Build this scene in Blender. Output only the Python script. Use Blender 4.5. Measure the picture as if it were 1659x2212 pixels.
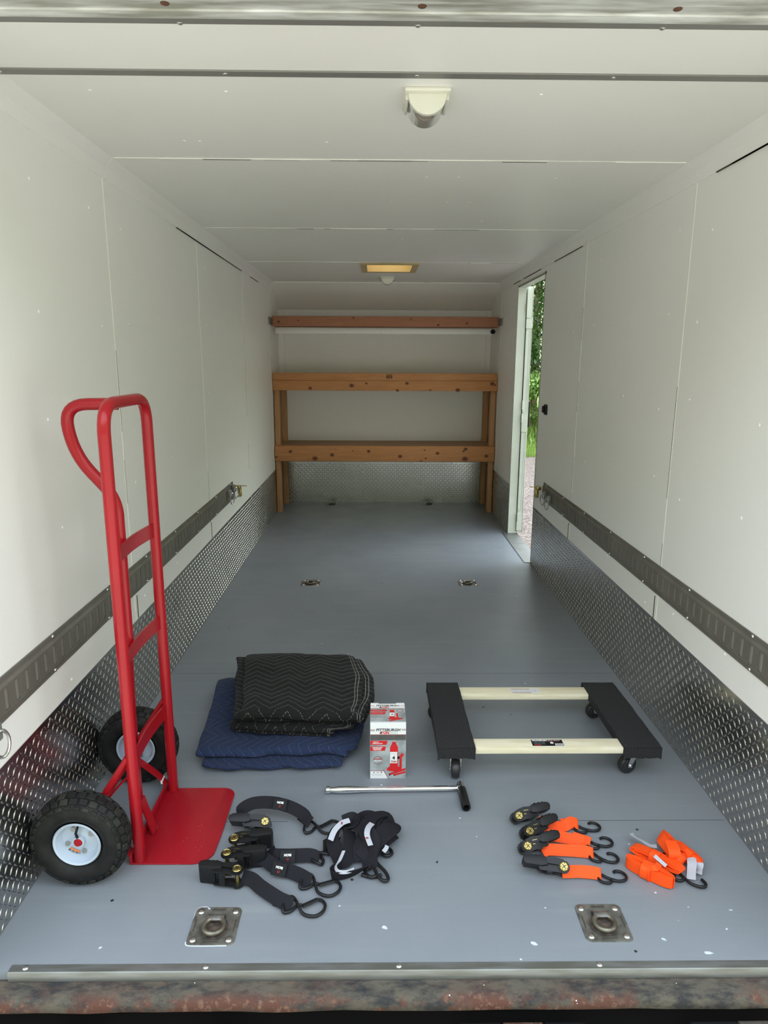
import bpy, bmesh, math, random
from mathutils import Vector, Matrix, noise
random.seed(7)
PI = math.pi
for o in list(bpy.data.objects): bpy.data.objects.remove(o)
SC = bpy.context.scene
C = bpy.data.collections.new('place'); SC.collection.children.link(C)

# ------------------------------------------------------------ camera
F_PX, YAW, PITCH, ROLL = 1481.6, .0128, .2174, .0049
cd = bpy.data.cameras.new('camera'); cam = bpy.data.objects.new('camera', cd); C.objects.link(cam)
cd.sensor_fit = 'VERTICAL'; cd.sensor_height = 24; cd.lens = F_PX / 2212 * 24; cd.clip_start = .05; cd.clip_end = 300
fw = Vector((math.sin(YAW)*math.cos(PITCH), math.cos(YAW)*math.cos(PITCH), -math.sin(PITCH)))
rt = Vector((math.cos(YAW), -math.sin(YAW), 0)); up = rt.cross(fw)
r2 = rt*math.cos(ROLL) + up*math.sin(ROLL); u2 = -rt*math.sin(ROLL) + up*math.cos(ROLL)
mw = Matrix((( r2.x, u2.x, -fw.x, -.0846), (r2.y, u2.y, -fw.y, 0), (r2.z, u2.z, -fw.z, 1.375), (0, 0, 0, 1)))
cam.matrix_world = mw
SC.camera = cam

# ------------------------------------------------------------ light and exposure
SC.view_settings.view_transform = 'Standard'; SC.view_settings.look = 'None'
SC.cycles.max_bounces = 20; SC.cycles.diffuse_bounces = 12; SC.cycles.glossy_bounces = 6
SC.view_settings.gamma = 1; SC.view_settings.use_curve_mapping = False
SC.view_settings.exposure = .72
W = bpy.data.worlds.new('world'); SC.world = W; W.use_nodes = True
wn = W.node_tree.nodes; wl = W.node_tree.links; wn.clear()
tc = wn.new('ShaderNodeTexCoord'); sep = wn.new('ShaderNodeSeparateXYZ'); wl.new(tc.outputs['Generated'], sep.inputs[0])
wr = wn.new('ShaderNodeValToRGB'); wl.new(sep.outputs['Z'], wr.inputs[0])
e = wr.color_ramp.elements
e[0].position = 0; e[0].color = (.16, .19, .10, 1)
e[1].position = 1; e[1].color = (.72, .86, 1.04, 1)
for p, c in ((.22, (.16, .19, .12, 1)), (.34, (.31, .36, .28, 1)), (.46, (.98, 1.04, 1.08, 1))):
    k = e.new(p); k.color = c
bg = wn.new('ShaderNodeBackground')
az = wn.new('ShaderNodeMapRange'); az.interpolation_type = 'SMOOTHSTEP'        # sky boost added on the side-door side to lift the dim far end
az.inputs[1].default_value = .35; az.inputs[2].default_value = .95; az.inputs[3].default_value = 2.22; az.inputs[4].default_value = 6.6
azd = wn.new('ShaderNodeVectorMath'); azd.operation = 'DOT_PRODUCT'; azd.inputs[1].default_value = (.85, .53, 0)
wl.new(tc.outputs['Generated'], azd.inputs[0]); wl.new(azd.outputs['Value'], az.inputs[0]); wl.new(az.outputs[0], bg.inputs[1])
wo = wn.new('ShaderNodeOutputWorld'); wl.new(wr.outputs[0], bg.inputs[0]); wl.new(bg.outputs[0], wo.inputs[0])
sd = bpy.data.lights.new('sun', 'SUN'); sd.energy = 3.2; sd.angle = .01; sd.color = (1, .95, .86)
sun = bpy.data.objects.new('sun', sd); C.objects.link(sun)
sun.rotation_euler = Vector((.12, -.42, -1)).to_track_quat('-Z', 'Y').to_euler(); sun.location = (0, 5, 12)
def portal(name, loc, rot, sx, sy):
    a = bpy.data.lights.new(name, 'AREA'); a.shape = 'RECTANGLE'; a.size = sx; a.size_y = sy; a.cycles.is_portal = True
    o = bpy.data.objects.new(name, a); C.objects.link(o); o.location = loc; o.rotation_euler = rot
portal('portal_rear', (0, 1.25, 1.0), (PI/2, 0, 0), 2.2, 2.6)       # faces +y, into the trailer
portal('portal_door', (1.12, 5.01, .97), (PI/2, 0, PI/2), .9, 2.0)    # faces -x
bpy.data.objects['portal_rear'].rotation_euler = Vector((0, 1, 0)).to_track_quat('-Z', 'Y').to_euler()
bpy.data.objects['portal_door'].rotation_euler = Vector((-1, 0, 0)).to_track_quat('-Z', 'Y').to_euler()

# ------------------------------------------------------------ materials
def mat(name, col, rough=.5, metal=0, spec=.5, var=None, scale=8, bump=0, bscale=200, stretch=None, coat=0, trans=0, ior=1.45, detail=4):
    """principled; var = second colour mixed in by noise"""
    m = bpy.data.materials.new(name); m.use_nodes = True
    n = m.node_tree.nodes; l = m.node_tree.links; b = n['Principled BSDF']
    b.inputs['Base Color'].default_value = (*col, 1); b.inputs['Roughness'].default_value = rough
    b.inputs['Metallic'].default_value = metal; b.inputs['Specular IOR Level'].default_value = spec
    b.inputs['Coat Weight'].default_value = coat; b.inputs['Transmission Weight'].default_value = trans; b.inputs['IOR'].default_value = ior
    t = n.new('ShaderNodeTexCoord'); mp = n.new('ShaderNodeMapping'); l.new(t.outputs['Object'], mp.inputs[0])
    if stretch: mp.inputs['Scale'].default_value = stretch
    if var:
        nz = n.new('ShaderNodeTexNoise'); nz.inputs['Scale'].default_value = scale; nz.inputs['Detail'].default_value = detail
        l.new(mp.outputs[0], nz.inputs['Vector'])
        r = n.new('ShaderNodeValToRGB'); r.color_ramp.elements[0].position = .38; r.color_ramp.elements[1].position = .64
        r.color_ramp.elements[0].color = (*col, 1); r.color_ramp.elements[1].color = (*var, 1)
        l.new(nz.outputs['Fac'], r.inputs[0]); l.new(r.outputs[0], b.inputs['Base Color'])
    if bump:
        nb = n.new('ShaderNodeTexNoise'); nb.inputs['Scale'].default_value = bscale; nb.inputs['Detail'].default_value = 3
        l.new(mp.outputs[0], nb.inputs['Vector'])
        bp = n.new('ShaderNodeBump'); bp.inputs['Strength'].default_value = bump; bp.inputs['Distance'].default_value = .002
        l.new(nb.outputs['Fac'], bp.inputs['Height']); l.new(bp.outputs[0], b.inputs['Normal'])
    return m
def nodes(m): return m.node_tree.nodes, m.node_tree.links, m.node_tree.nodes['Principled BSDF']
def mathn(n, l, op, a, b=None, c=None):
    x = n.new('ShaderNodeMath'); x.operation = op
    for i, v in enumerate((a, b, c)):
        if v is None: continue
        if isinstance(v, (int, float)): x.inputs[i].default_value = v
        else: l.new(v, x.inputs[i])
    return x.outputs[0]
def mixc(n, l, fac, a, b):
    x = n.new('ShaderNodeMix'); x.data_type = 'RGBA'
    for s, v in ((0, fac), (6, a), (7, b)):
        if isinstance(v, tuple): x.inputs[s].default_value = (*v, 1)
        elif isinstance(v, (int, float)): x.inputs[s].default_value = v
        else: l.new(v, x.inputs[s])
    return x.outputs[2]

WHITE = (.865, .858, .838)
m_wall = mat('white_panel', WHITE, .42, var=(.848, .845, .818), scale=1.3, bump=.06, bscale=30)
m_ceil = mat('white_ceiling', (.87, .862, .83), .42, var=(.845, .84, .80), scale=1.5, bump=.06, bscale=30)
m_caulk = mat('white_caulk', (.86, .86, .79), .5)
m_crack = mat('dark_crack', (.05, .04, .03), .9)
m_scr = mat('painted_screw', (.86, .86, .82), .4)
m_jamb = mat('jamb_paint', (.62, .66, .58), .4, var=(.56, .60, .52), scale=6)
m_floor = mat('floor_paint', (.150, .166, .184), .36)
n, l, b = nodes(m_floor)
t = n.new('ShaderNodeTexCoord')
def nz_(scale, det=4, st=None, rough=.5):
    z = n.new('ShaderNodeTexNoise'); z.inputs['Scale'].default_value = scale; z.inputs['Detail'].default_value = det; z.inputs['Roughness'].default_value = rough
    if st:
        mp = n.new('ShaderNodeMapping'); mp.inputs['Scale'].default_value = st; l.new(t.outputs['Object'], mp.inputs[0]); l.new(mp.outputs[0], z.inputs['Vector'])
    else: l.new(t.outputs['Object'], z.inputs['Vector'])
    return z.outputs['Fac']
def ramp_(v, p0, p1):
    x = n.new('ShaderNodeMapRange'); x.inputs[1].default_value = p0; x.inputs[2].default_value = p1; l.new(v, x.inputs[0]); return x.outputs[0]
base = mixc(n, l, ramp_(nz_(1.6, 5), .35, .7), (.190, .212, .236), (.225, .245, .266))
base = mixc(n, l, mathn(n, l, 'MULTIPLY', ramp_(nz_(7, 6, (.25, 3, 1)), .55, .8), .5), base, (.27, .285, .30))
v = n.new('ShaderNodeTexVoronoi'); v.inputs['Scale'].default_value = 14; l.new(t.outputs['Object'], v.inputs['Vector'])
gate = mathn(n, l, 'GREATER_THAN', nz_(3.1, 2), .57)
base = mixc(n, l, mathn(n, l, 'MULTIPLY', mathn(n, l, 'LESS_THAN', v.outputs['Distance'], .055), gate), base, (.50, .53, .57))
v = n.new('ShaderNodeTexVoronoi'); v.inputs['Scale'].default_value = 9.3; l.new(t.outputs['Object'], v.inputs['Vector'])
gate = mathn(n, l, 'GREATER_THAN', nz_(2.3, 2, (1, 1, 5)), .56)
base = mixc(n, l, mathn(n, l, 'MULTIPLY', mathn(n, l, 'LESS_THAN', v.outputs['Distance'], .045), gate), base, (.03, .03, .03))
l.new(base, b.inputs['Base Color'])
l.new(mathn(n, l, 'ADD', mathn(n, l, 'MULTIPLY', nz_(5, 4), .22), .27), b.inputs['Roughness'])
bp = n.new('ShaderNodeBump'); bp.inputs['Strength'].default_value = .12; bp.inputs['Distance'].default_value = .003
l.new(nz_(14, 6, (1.2, 6, 1)), bp.inputs['Height']); l.new(bp.outputs[0], b.inputs['Normal'])

m_plate = mat('tread_plate', (.54, .53, .515), .2, 1, var=(.60, .59, .575), scale=2.2)
n, l, b = nodes(m_plate)
t = n.new('ShaderNodeTexCoord')
st = mathn(n, l, 'MULTIPLY', ramp_(nz_(3.2, 6), .62, .8), .35)
cr = b.inputs['Base Color'].links[0].from_socket
l.new(mixc(n, l, st, cr, (.20, .19, .165)), b.inputs['Base Color'])
l.new(mathn(n, l, 'ADD', mathn(n, l, 'MULTIPLY', ramp_(nz_(4, 5), .3, .7), .10), .19), b.inputs['Roughness'])
m_track = mat('track_steel', (.150, .140, .120), .42, .25, var=(.185, .172, .148), scale=9)
m_slotin = mat('track_louver', (.23, .215, .19), .4, .2)
m_zinc = mat('bright_zinc', (.62, .62, .62), .25, 1)
m_brass = mat('yellow_zinc', (.42, .33, .12), .3, 1)
m_alu = mat('aluminium_edge', (.26, .27, .265), .45, .75, var=(.19, .19, .17), scale=18, stretch=(.4, 3, 3))
m_galv = mat('galvanised_header', (.36, .36, .31), .5, .3, var=(.74, .76, .74), scale=11, stretch=(.5, 3, 3))
m_greyflange = mat('grey_flange', (.27, .265, .25), .5, .5)
m_rust = mat('rust_screw', (.11, .05, .03), .8)
m_sill = mat('rusty_sill', (.13, .115, .085), .85)
n, l, b = nodes(m_sill); t = n.new('ShaderNodeTexCoord')
c0 = mixc(n, l, ramp_(nz_(26, 10, (.6, 1.3, 1), .72), .42, .60), (.082, .072, .054), (.020, .020, .021))
sx = n.new('ShaderNodeSeparateXYZ'); l.new(t.outputs['Object'], sx.inputs[0])
low = ramp_(sx.outputs['Y'], 1.285, 1.262)
rm = mathn(n, l, 'MULTIPLY', ramp_(nz_(9, 10, (.8, 1, 1), .75), .46, .56), mathn(n, l, 'ADD', low, .25))
c0 = mixc(n, l, rm, c0, (.082, .032, .021))
c0 = mixc(n, l, mathn(n, l, 'MULTIPLY', ramp_(nz_(60, 8, None, .7), .52, .62), rm), c0, (.16, .09, .06))
v = n.new('ShaderNodeTexVoronoi'); v.inputs['Scale'].default_value = 30; l.new(t.outputs['Object'], v.inputs['Vector'])
c0 = mixc(n, l, mathn(n, l, 'MULTIPLY', mathn(n, l, 'LESS_THAN', v.outputs['Distance'], .05), mathn(n, l, 'GREATER_THAN', nz_(9, 2), .55)), c0, (.6, .6, .56))
l.new(c0, b.inputs['Base Color'])
bp = n.new('ShaderNodeBump'); bp.inputs['Strength'].default_value = .7; bp.inputs['Distance'].default_value = .006
l.new(nz_(30, 8), bp.inputs['Height']); l.new(bp.outputs[0], b.inputs['Normal'])
m_black = mat('black_steel', (.010, .010, .011), .33, spec=.35)
m_gapshade = mat('painted_gap_shade', (.003, .003, .003), 1, spec=.1)

def wood(name, a, b_, knots=True, axis=(1, 12, 12), s=6):
    m = mat(name, a, .6); n, l, b = nodes(m); t = n.new('ShaderNodeTexCoord')
    mp = n.new('ShaderNodeMapping'); mp.inputs['Scale'].default_value = axis; l.new(t.outputs['Object'], mp.inputs[0])
    z = n.new('ShaderNodeTexNoise'); z.inputs['Scale'].default_value = s; z.inputs['Detail'].default_value = 6; z.inputs['Distortion'].default_value = .6
    l.new(mp.outputs[0], z.inputs['Vector'])
    r = n.new('ShaderNodeMapRange'); r.inputs[1].default_value = .35; r.inputs[2].default_value = .68; l.new(z.outputs['Fac'], r.inputs[0])
    c = mixc(n, l, r.outputs[0], a, b_)
    if knots:
        mp2 = n.new('ShaderNodeMapping'); mp2.inputs['Scale'].default_value = (1, 0, 1.25); l.new(t.outputs['Object'], mp2.inputs[0])
        v = n.new('ShaderNodeTexVoronoi'); v.inputs['Scale'].default_value = 6.5; l.new(mp2.outputs[0], v.inputs['Vector'])
        k = n.new('ShaderNodeMapRange'); k.inputs[1].default_value = .095; k.inputs[2].default_value = .055; l.new(v.outputs['Distance'], k.inputs[0])
        c = mixc(n, l, k.outputs[0], c, (a[0]*.28, a[1]*.2, a[2]*.16))
    l.new(c, b.inputs['Base Color']); return m
m_fascia = wood('pine_fascia', (.50, .215, .080), (.58, .275, .115))
m_fascia2 = wood('aged_pine', (.36, .150, .080), (.43, .19, .11))
m_post = wood('pine_post', (.43, .215, .10), (.52, .29, .14), False, (12, 12, 1))
m_knot = mat('dark_knot', (.10, .035, .018), .6)
m_knot2 = mat('knot_halo', (.33, .13, .05), .6)
m_deck = wood('plywood_deck', (.36, .21, .11), (.44, .27, .15), False)
m_board = wood('pale_poplar', (.74, .67, .47), (.86, .80, .62), False, (1.2, 10, 10))
m_tan = mat('tan_vent', (.52, .41, .22), .6, var=(.58, .47, .26), scale=5)
m_cover = bpy.data.materials.new('translucent_cover'); m_cover.use_nodes = True
n, l, b = nodes(m_cover); tb = n.new('ShaderNodeBsdfTranslucent'); tb.inputs[0].default_value = (.62, .47, .26, 1)
l.new(tb.outputs[0], n['Material Output'].inputs[0])
m_lamp = mat('lamp_white', (.72, .72, .62), .35)
m_lens = mat('clear_lens', (.85, .84, .80), .08, trans=.85, ior=1.3)
m_red = mat('red_paint', (.36, .008, .014), .27, var=(.31, .006, .012), scale=3, spec=.4, coat=.1, bump=.02, bscale=60)
m_redw = mat('worn_red_paint', (.34, .007, .016), .36, spec=.4, coat=.08, bump=.04, bscale=90)
n, l, b = nodes(m_redw); t = n.new('ShaderNodeTexCoord')
v = n.new('ShaderNodeTexVoronoi'); v.inputs['Scale'].default_value = 70; l.new(t.outputs['Object'], v.inputs['Vector'])
l.new(mixc(n, l, mathn(n, l, 'MULTIPLY', mathn(n, l, 'LESS_THAN', v.outputs['Distance'], .09), mathn(n, l, 'GREATER_THAN', nz_(11, 2), .54)), (.34, .007, .016), (.55, .18, .17)), b.inputs['Base Color'])
m_tire = mat('tyre_rubber', (.008, .008, .008), .6, spec=.3, var=(.015, .015, .014), scale=30, bump=.1, bscale=80)
m_tireL = mat('scuffed_rubber', (.016, .016, .015), .65, spec=.3, var=(.032, .030, .024), scale=22)
m_rim = mat('white_rim', (.44, .51, .60), .35)
m_bolt = mat('zinc_bolt', (.5, .5, .46), .35, .9)
m_orange = mat('orange_label', (.75, .22, .06), .5)
m_navy = mat('navy_label', (.03, .03, .07), .5)
m_white = mat('white_print', (.80, .81, .80), .5)
m_offw = mat('white_tag', (.44, .45, .50), .6, bump=.2, bscale=60)
m_blk = mat('black_print', (.008, .008, .009), .6, spec=.25)
m_redp = mat('red_print', (.62, .018, .022), .4)
m_redd = mat('dark_red_print', (.30, .01, .02), .4)
m_greyp = mat('grey_print', (.42, .46, .46), .5, var=(.20, .215, .22), scale=14)
m_dkg = mat('dark_grey_print', (.075, .07, .066), .5, var=(.12, .115, .11), scale=20)
m_text = mat('grey_text_print', (.35, .37, .38), .5)
m_teal = mat('teal_text_print', (.18, .36, .36), .5)
m_web = mat('black_webbing', (.012, .012, .016), .8, spec=.25, bump=.4, bscale=500)
m_weborange = mat('orange_webbing', (.95, .082, .002), .7, bump=.3, bscale=400)
m_grip = mat('black_plastic_grip', (.009, .009, .010), .45, spec=.35)
m_carpet = mat('charcoal_carpet', (.014, .014, .015), .95, var=(.024, .024, .026), scale=160, bump=.9, bscale=350)
m_rubber = mat('caster_rubber', (.022, .022, .023), .38)
m_chrome = mat('chrome', (.78, .78, .80), .13, 1)
m_socket = mat('black_socket', (.03, .03, .032), .35, .7)
m_ring = mat('worn_ring_steel', (.24, .22, .175), .42, .8, var=(.15, .135, .105), scale=40, bump=.2, bscale=90)
m_pan = mat('worn_pan_steel', (.17, .165, .15), .42, .8, var=(.30, .29, .265), scale=45, bump=.25, bscale=120)
m_panrustshade = mat('rusty_shaded_pan_bottom', (.055, .045, .036), .7, .4, var=(.16, .11, .085), scale=60)  # rust tones, darkened to paint the shade of the recess
m_chip = mat('white_paint_chip', (.55, .60, .66), .5)
def quilt(name, base, line, swap, edge=True, amp=.028, per=.118, row=.034):
    m = mat(name, base, .92, bump=.35, bscale=60, spec=.2); n, l, b = nodes(m)
    b.inputs['Sheen Weight'].default_value = .05
    uv = n.new('ShaderNodeUVMap'); uv.uv_map = 'UVMap'; s = n.new('ShaderNodeSeparateXYZ'); l.new(uv.outputs[0], s.inputs[0])
    X, Y = (s.outputs['Y'], s.outputs['X']) if swap else (s.outputs['X'], s.outputs['Y'])
    tri = mathn(n, l, 'PINGPONG', X, per/2)                         # 0..per/2
    yy = mathn(n, l, 'ADD', Y, mathn(n, l, 'MULTIPLY', tri, amp*2/(per/2)))
    fr = mathn(n, l, 'FRACT', mathn(n, l, 'DIVIDE', yy, row))
    d = mathn(n, l, 'ABSOLUTE', mathn(n, l, 'SUBTRACT', fr, .5))
    ln = mathn(n, l, 'LESS_THAN', d, .020)
    dash = mathn(n, l, 'LESS_THAN', mathn(n, l, 'FRACT', mathn(n, l, 'DIVIDE', X, .0062)), .62)
    k = mathn(n, l, 'MULTIPLY', ln, dash)
    if edge:
        for off in (.014, .022):
            q = mathn(n, l, 'LESS_THAN', mathn(n, l, 'ABSOLUTE', mathn(n, l, 'SUBTRACT', mathn(n, l, 'ABSOLUTE', s.outputs['X']), off)), .0009)
            k = mathn(n, l, 'MAXIMUM', k, q)
    l.new(mixc(n, l, k, base, line), b.inputs['Base Color'])
    puff = mathn(n, l, 'SMOOTH_MIN', mathn(n, l, 'MULTIPLY', d, 2.2), .5, .3)
    bp = n.new('ShaderNodeBump'); bp.inputs['Strength'].default_value = .8; bp.inputs['Distance'].default_value = .006
    l.new(puff, bp.inputs['Height'])
    old = b.inputs['Normal'].links[0].from_node; l.new(bp.outputs[0], old.inputs['Normal'])
    return m
m_blackq = quilt('black_quilted_cloth', (.011, .011, .011), (.21, .21, .195), False)
m_blueq = quilt('blue_quilted_cloth', (.021, .032, .075), (.12, .15, .22), True, False)
m_gravel = mat('gravel', (.12, .11, .10), .9)
n, l, b = nodes(m_gravel); t = n.new('ShaderNodeTexCoord')
v = n.new('ShaderNodeTexVoronoi'); v.inputs['Scale'].default_value = 45; l.new(t.outputs['Object'], v.inputs['Vector'])
r = n.new('ShaderNodeValToRGB'); l.new(v.outputs['Color'], r.inputs[0])
r.color_ramp.elements[0].color = (.07, .052, .046, 1); r.color_ramp.elements[1].color = (.25, .215, .20, 1); r.color_ramp.elements[0].position = .15
l.new(r.outputs[0], b.inputs['Base Color'])
bp = n.new('ShaderNodeBump'); bp.inputs['Distance'].default_value = .03; bp.inputs['Strength'].default_value = .8
l.new(v.outputs['Distance'], bp.inputs['Height']); l.new(bp.outputs[0], b.inputs['Normal'])
m_earth = mat('grassy_earth', (.10, .20, .03), .95, var=(.17, .30, .05), scale=3)
m_bounce = mat('bounce_ground', (.37, .345, .285), .95, var=(.45, .42, .36), scale=2)
m_grass = mat('grass_blades', (.17, .29, .05), .6, var=(.30, .41, .10), scale=5)
m_leafd = mat('dark_leaves', (.035, .085, .025), .5, var=(.10, .20, .055), scale=5)
m_leafl = mat('light_leaves', (.14, .27, .05), .5, var=(.26, .40, .10), scale=5)
m_bark = mat('bark', (.16, .11, .07), .9)

# ------------------------------------------------------------ mesh builder
def T(x, y, z): return Matrix.Translation((x, y, z))
def R(a, ax): return Matrix.Rotation(a, 4, ax)
I4 = Matrix.Identity(4)
def catmull(pts, k=6, closed=False):
    P = [Vector(p) for p in pts]; n = len(P); out = []
    rng = range(n) if closed else range(n-1)
    for i in rng:
        if closed: a, b, c, d = P[(i-1) % n], P[i], P[(i+1) % n], P[(i+2) % n]
        else: a, b, c, d = P[max(i-1, 0)], P[i], P[i+1], P[min(i+2, n-1)]
        for j in range(k):
            s = j/k
            out.append(.5*((2*b) + (-a+c)*s + (2*a-5*b+4*c-d)*s*s + (-a+3*b-3*c+d)*s**3))
    if not closed: out.append(P[-1])
    return out
def fillet(pts, r, k=6):
    P = [Vector(p) for p in pts]; rr = r if isinstance(r, (list, tuple)) else [r]*len(P); out = [P[0]]
    for i in range(1, len(P)-1):
        a = (P[i-1]-P[i]); c = (P[i+1]-P[i]); d = min(rr[i], a.length*.49, c.length*.49)
        p0 = P[i]+a.normalized()*d; p1 = P[i]+c.normalized()*d
        for j in range(k+1):
            s = j/k; out.append((1-s)**2*p0 + 2*s*(1-s)*P[i] + s*s*p1)
    out.append(P[-1]); return out
class MB:
    def __init__(s): s.v = []; s.f = []; s.fm = []; s.mats = []; s.cm = 0; s.uv = None
    def m(s, mt):
        if mt not in s.mats: s.mats.append(mt)
        s.cm = s.mats.index(mt); return s
    def add(s, vs, fs, M=None):
        b = len(s.v)
        s.v += [(M @ Vector(p)) if M else Vector(p) for p in vs]
        s.f += [tuple(b+i for i in f) for f in fs]; s.fm += [s.cm]*len(fs); return s
    def bmadd(s, bm, M=None):
        bm.verts.ensure_lookup_table(); bm.verts.index_update()
        s.add([v.co for v in bm.verts], [[v.index for v in f.verts] for f in bm.faces], M); bm.free(); return s
    def box(s, lo, hi, bev=0, M=None, seg=2):
        lo, hi = Vector(lo), Vector(hi); bm = bmesh.new()
        bmesh.ops.create_cube(bm, size=1, matrix=Matrix.Translation((lo+hi)/2) @ Matrix.Diagonal((*(hi-lo), 1)))
        if bev: bmesh.ops.bevel(bm, geom=bm.edges[:], offset=bev, segments=seg, affect='EDGES', profile=.5)
        return s.bmadd(bm, M)
    def tube(s, pts, r, seg=12, closed=False, cap=True, M=None, up=None):
        P = [Vector(p) for p in pts]; n = len(P); vs = []; fs = []
        rr = r if isinstance(r, list) else [r]*n
        assert len(rr) == n
        nrm = None
        for i in range(n):
            if closed: t = P[(i+1) % n]-P[i-1]
            else: t = P[min(i+1, n-1)]-P[max(i-1, 0)]
            t.normalize()
            if nrm is None:
                u = Vector(up) if up else (Vector((0, 0, 1)) if abs(t.z) < .9 else Vector((1, 0, 0)))
                nrm = (u - t*u.dot(t)).normalized()
            else: nrm = (nrm - t*nrm.dot(t)).normalized()
            bn = t.cross(nrm); ri = rr[i]; ra, rb = ri if isinstance(ri, tuple) else (ri, ri)
            for j in range(seg):
                a = 2*PI*j/seg; vs.append(P[i] + nrm*math.cos(a)*ra + bn*math.sin(a)*rb)
        for i in range(n if closed else n-1):
            i2 = (i+1) % n
            for j in range(seg):
                j2 = (j+1) % seg; fs.append((i*seg+j, i*seg+j2, i2*seg+j2, i2*seg+j))
        if cap and not closed:
            fs.append(tuple(range(seg-1, -1, -1))); fs.append(tuple((n-1)*seg+j for j in range(seg)))
        return s.add(vs, fs, M)
    def cyl(s, p0, p1, r, seg=24, M=None, bev=0):
        p0, p1 = Vector(p0), Vector(p1)
        if bev:
            d = (p1-p0).normalized()*bev
            return s.tube([p0, p0+d, p1-d, p1], [r-bev, r, r, r-bev], seg, M=M)
        return s.tube([p0, p1], r, seg, M=M)
    def lathe(s, prof, M=None, seg=32, closed=False):
        n = len(prof); vs = []; fs = []
        for j in range(seg):
            a = 2*PI*j/seg
            for (r, z) in prof: vs.append((r*math.cos(a), r*math.sin(a), z))
        for j in range(seg):
            j2 = (j+1) % seg
            for i in range(n if closed else n-1):
                i2 = (i+1) % n; fs.append((j*n+i, j2*n+i, j2*n+i2, j*n+i2))
        return s.add(vs, fs, M)
    def prism(s, poly, z0, z1, M=None, bev=0):
        bm = bmesh.new(); n = len(poly)
        a = [bm.verts.new((x, y, z0)) for x, y in poly]; b = [bm.verts.new((x, y, z1)) for x, y in poly]
        bm.faces.new(a[::-1]); top = bm.faces.new(b)
        for i in range(n): bm.faces.new((a[i], a[(i+1) % n], b[(i+1) % n], b[i]))
        if bev:
            es = [e for e in bm.edges if len(set(round(v.co.z, 6) for v in e.verts)) == 1]
            bmesh.ops.bevel(bm, geom=es, offset=bev, segments=2, affect='EDGES', profile=.5)
        return s.bmadd(bm, M)
    def dome(s, c, r, h, nrm=(0, 0, 1), seg=10):
        q = Vector(nrm).to_track_quat('Z', 'Y').to_matrix().to_4x4()
        return s.lathe([(r, 0), (r*.9, h*.45), (r*.6, h*.8), (r*.25, h), (0, h)], T(*c) @ q, seg)
    def ribbon(s, pts, width, tilt=0, th=.0016, M=None, k=6, closed=False, side=None):
        """webbing swept along pts; tilt = angle of its width direction above the horizontal (list ok)"""
        n0 = len(pts); tl = tilt if isinstance(tilt, (list, tuple)) else [tilt]*n0
        P = catmull(pts, k, closed); n = len(P); vs = []; fs = []
        for i in range(n):
            t = (P[(i+1) % n]-P[i-1]) if closed else (P[min(i+1, n-1)]-P[max(i-1, 0)])
            t.normalize(); x = i/k; a0 = int(x); fr = x-a0
            a = tl[a0 % n0]*(1-fr) + tl[(a0+1) % n0 if closed else min(a0+1, n0-1)]*fr
            if side: sd_ = Vector(side)
            else:
                h = Vector((-t.y, t.x, 0)); h = h.normalized() if h.length > 1e-6 else Vector((1, 0, 0))
                upv = t.cross(h) * -1
                if upv.z < 0: upv = -upv
                sd_ = h*math.cos(a) + upv*math.sin(a)
            sd_ = (sd_ - t*sd_.dot(t)).normalized(); nn = t.cross(sd_)
            for su, sv in ((-1, -1), (1, -1), (1, 1), (-1, 1)): vs.append(P[i] + sd_*su*width/2 + nn*sv*th/2)
        for i in range(n if closed else n-1):
            i2 = (i+1) % n
            for j in range(4):
                j2 = (j+1) % 4; fs.append((i*4+j, i*4+j2, i2*4+j2, i2*4+j))
        if not closed: fs += [(3, 2, 1, 0), tuple((n-1)*4+j for j in range(4))]
        return s.add(vs, fs, M)
    def text(s, body, size, M, depth=0, bold=0, shear=0, sx=1, align='CENTER'):
        cu = bpy.data.curves.new('lettering', 'FONT'); cu.body = body; cu.size = size; cu.align_x = align; cu.align_y = 'CENTER'
        cu.extrude = depth; cu.offset = bold; cu.shear = shear; cu.resolution_u = 3
        ob = bpy.data.objects.new('lettering', cu); C.objects.link(ob)
        dg = bpy.context.evaluated_depsgraph_get(); me = bpy.data.meshes.new_from_object(ob.evaluated_get(dg))
        s.add([(v.co.x*sx, v.co.y, v.co.z) for v in me.vertices], [tuple(p.vertices) for p in me.polygons], M)
        bpy.data.objects.remove(ob); bpy.data.meshes.remove(me); bpy.data.curves.remove(cu); return s
    def poly(s, pts, M=None): return s.add(pts, [tuple(range(len(pts)))], M)
    def xf(s, M): s.v = [M @ v for v in s.v]; return s
    def minz(s): return min(v.z for v in s.v)
    def build(s, name, parent=None, mt=None, origin=None, smooth=40, uvs=None):
        me = bpy.data.meshes.new(name)
        o_ = Vector(origin) if origin is not None else (Vector(parent['_org']) if parent is not None and '_org' in parent else Vector((0, 0, 0)))
        me.from_pydata([tuple(v-o_) for v in s.v], [], s.f)
        for q in (s.mats or [mt]): me.materials.append(q)
        me.polygons.foreach_set('material_index', s.fm)
        if smooth:
            me.polygons.foreach_set('use_smooth', [True]*len(me.polygons))
            me.set_sharp_from_angle(angle=math.radians(smooth))
        if uvs:
            L = me.uv_layers.new(name='UVMap')
            for lp in me.loops: L.data[lp.index].uv = uvs[lp.vertex_index]
        me.update()
        ob = bpy.data.objects.new(name, me); C.objects.link(ob)
        if parent is not None: ob.parent = parent
        else: ob.location = o_
        return ob
def tag(o, label, cat, group=None, kind=None):
    o['label'] = label
    if cat: o['category'] = cat
    if group: o['group'] = group
    if kind: o['kind'] = kind
    return o
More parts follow.
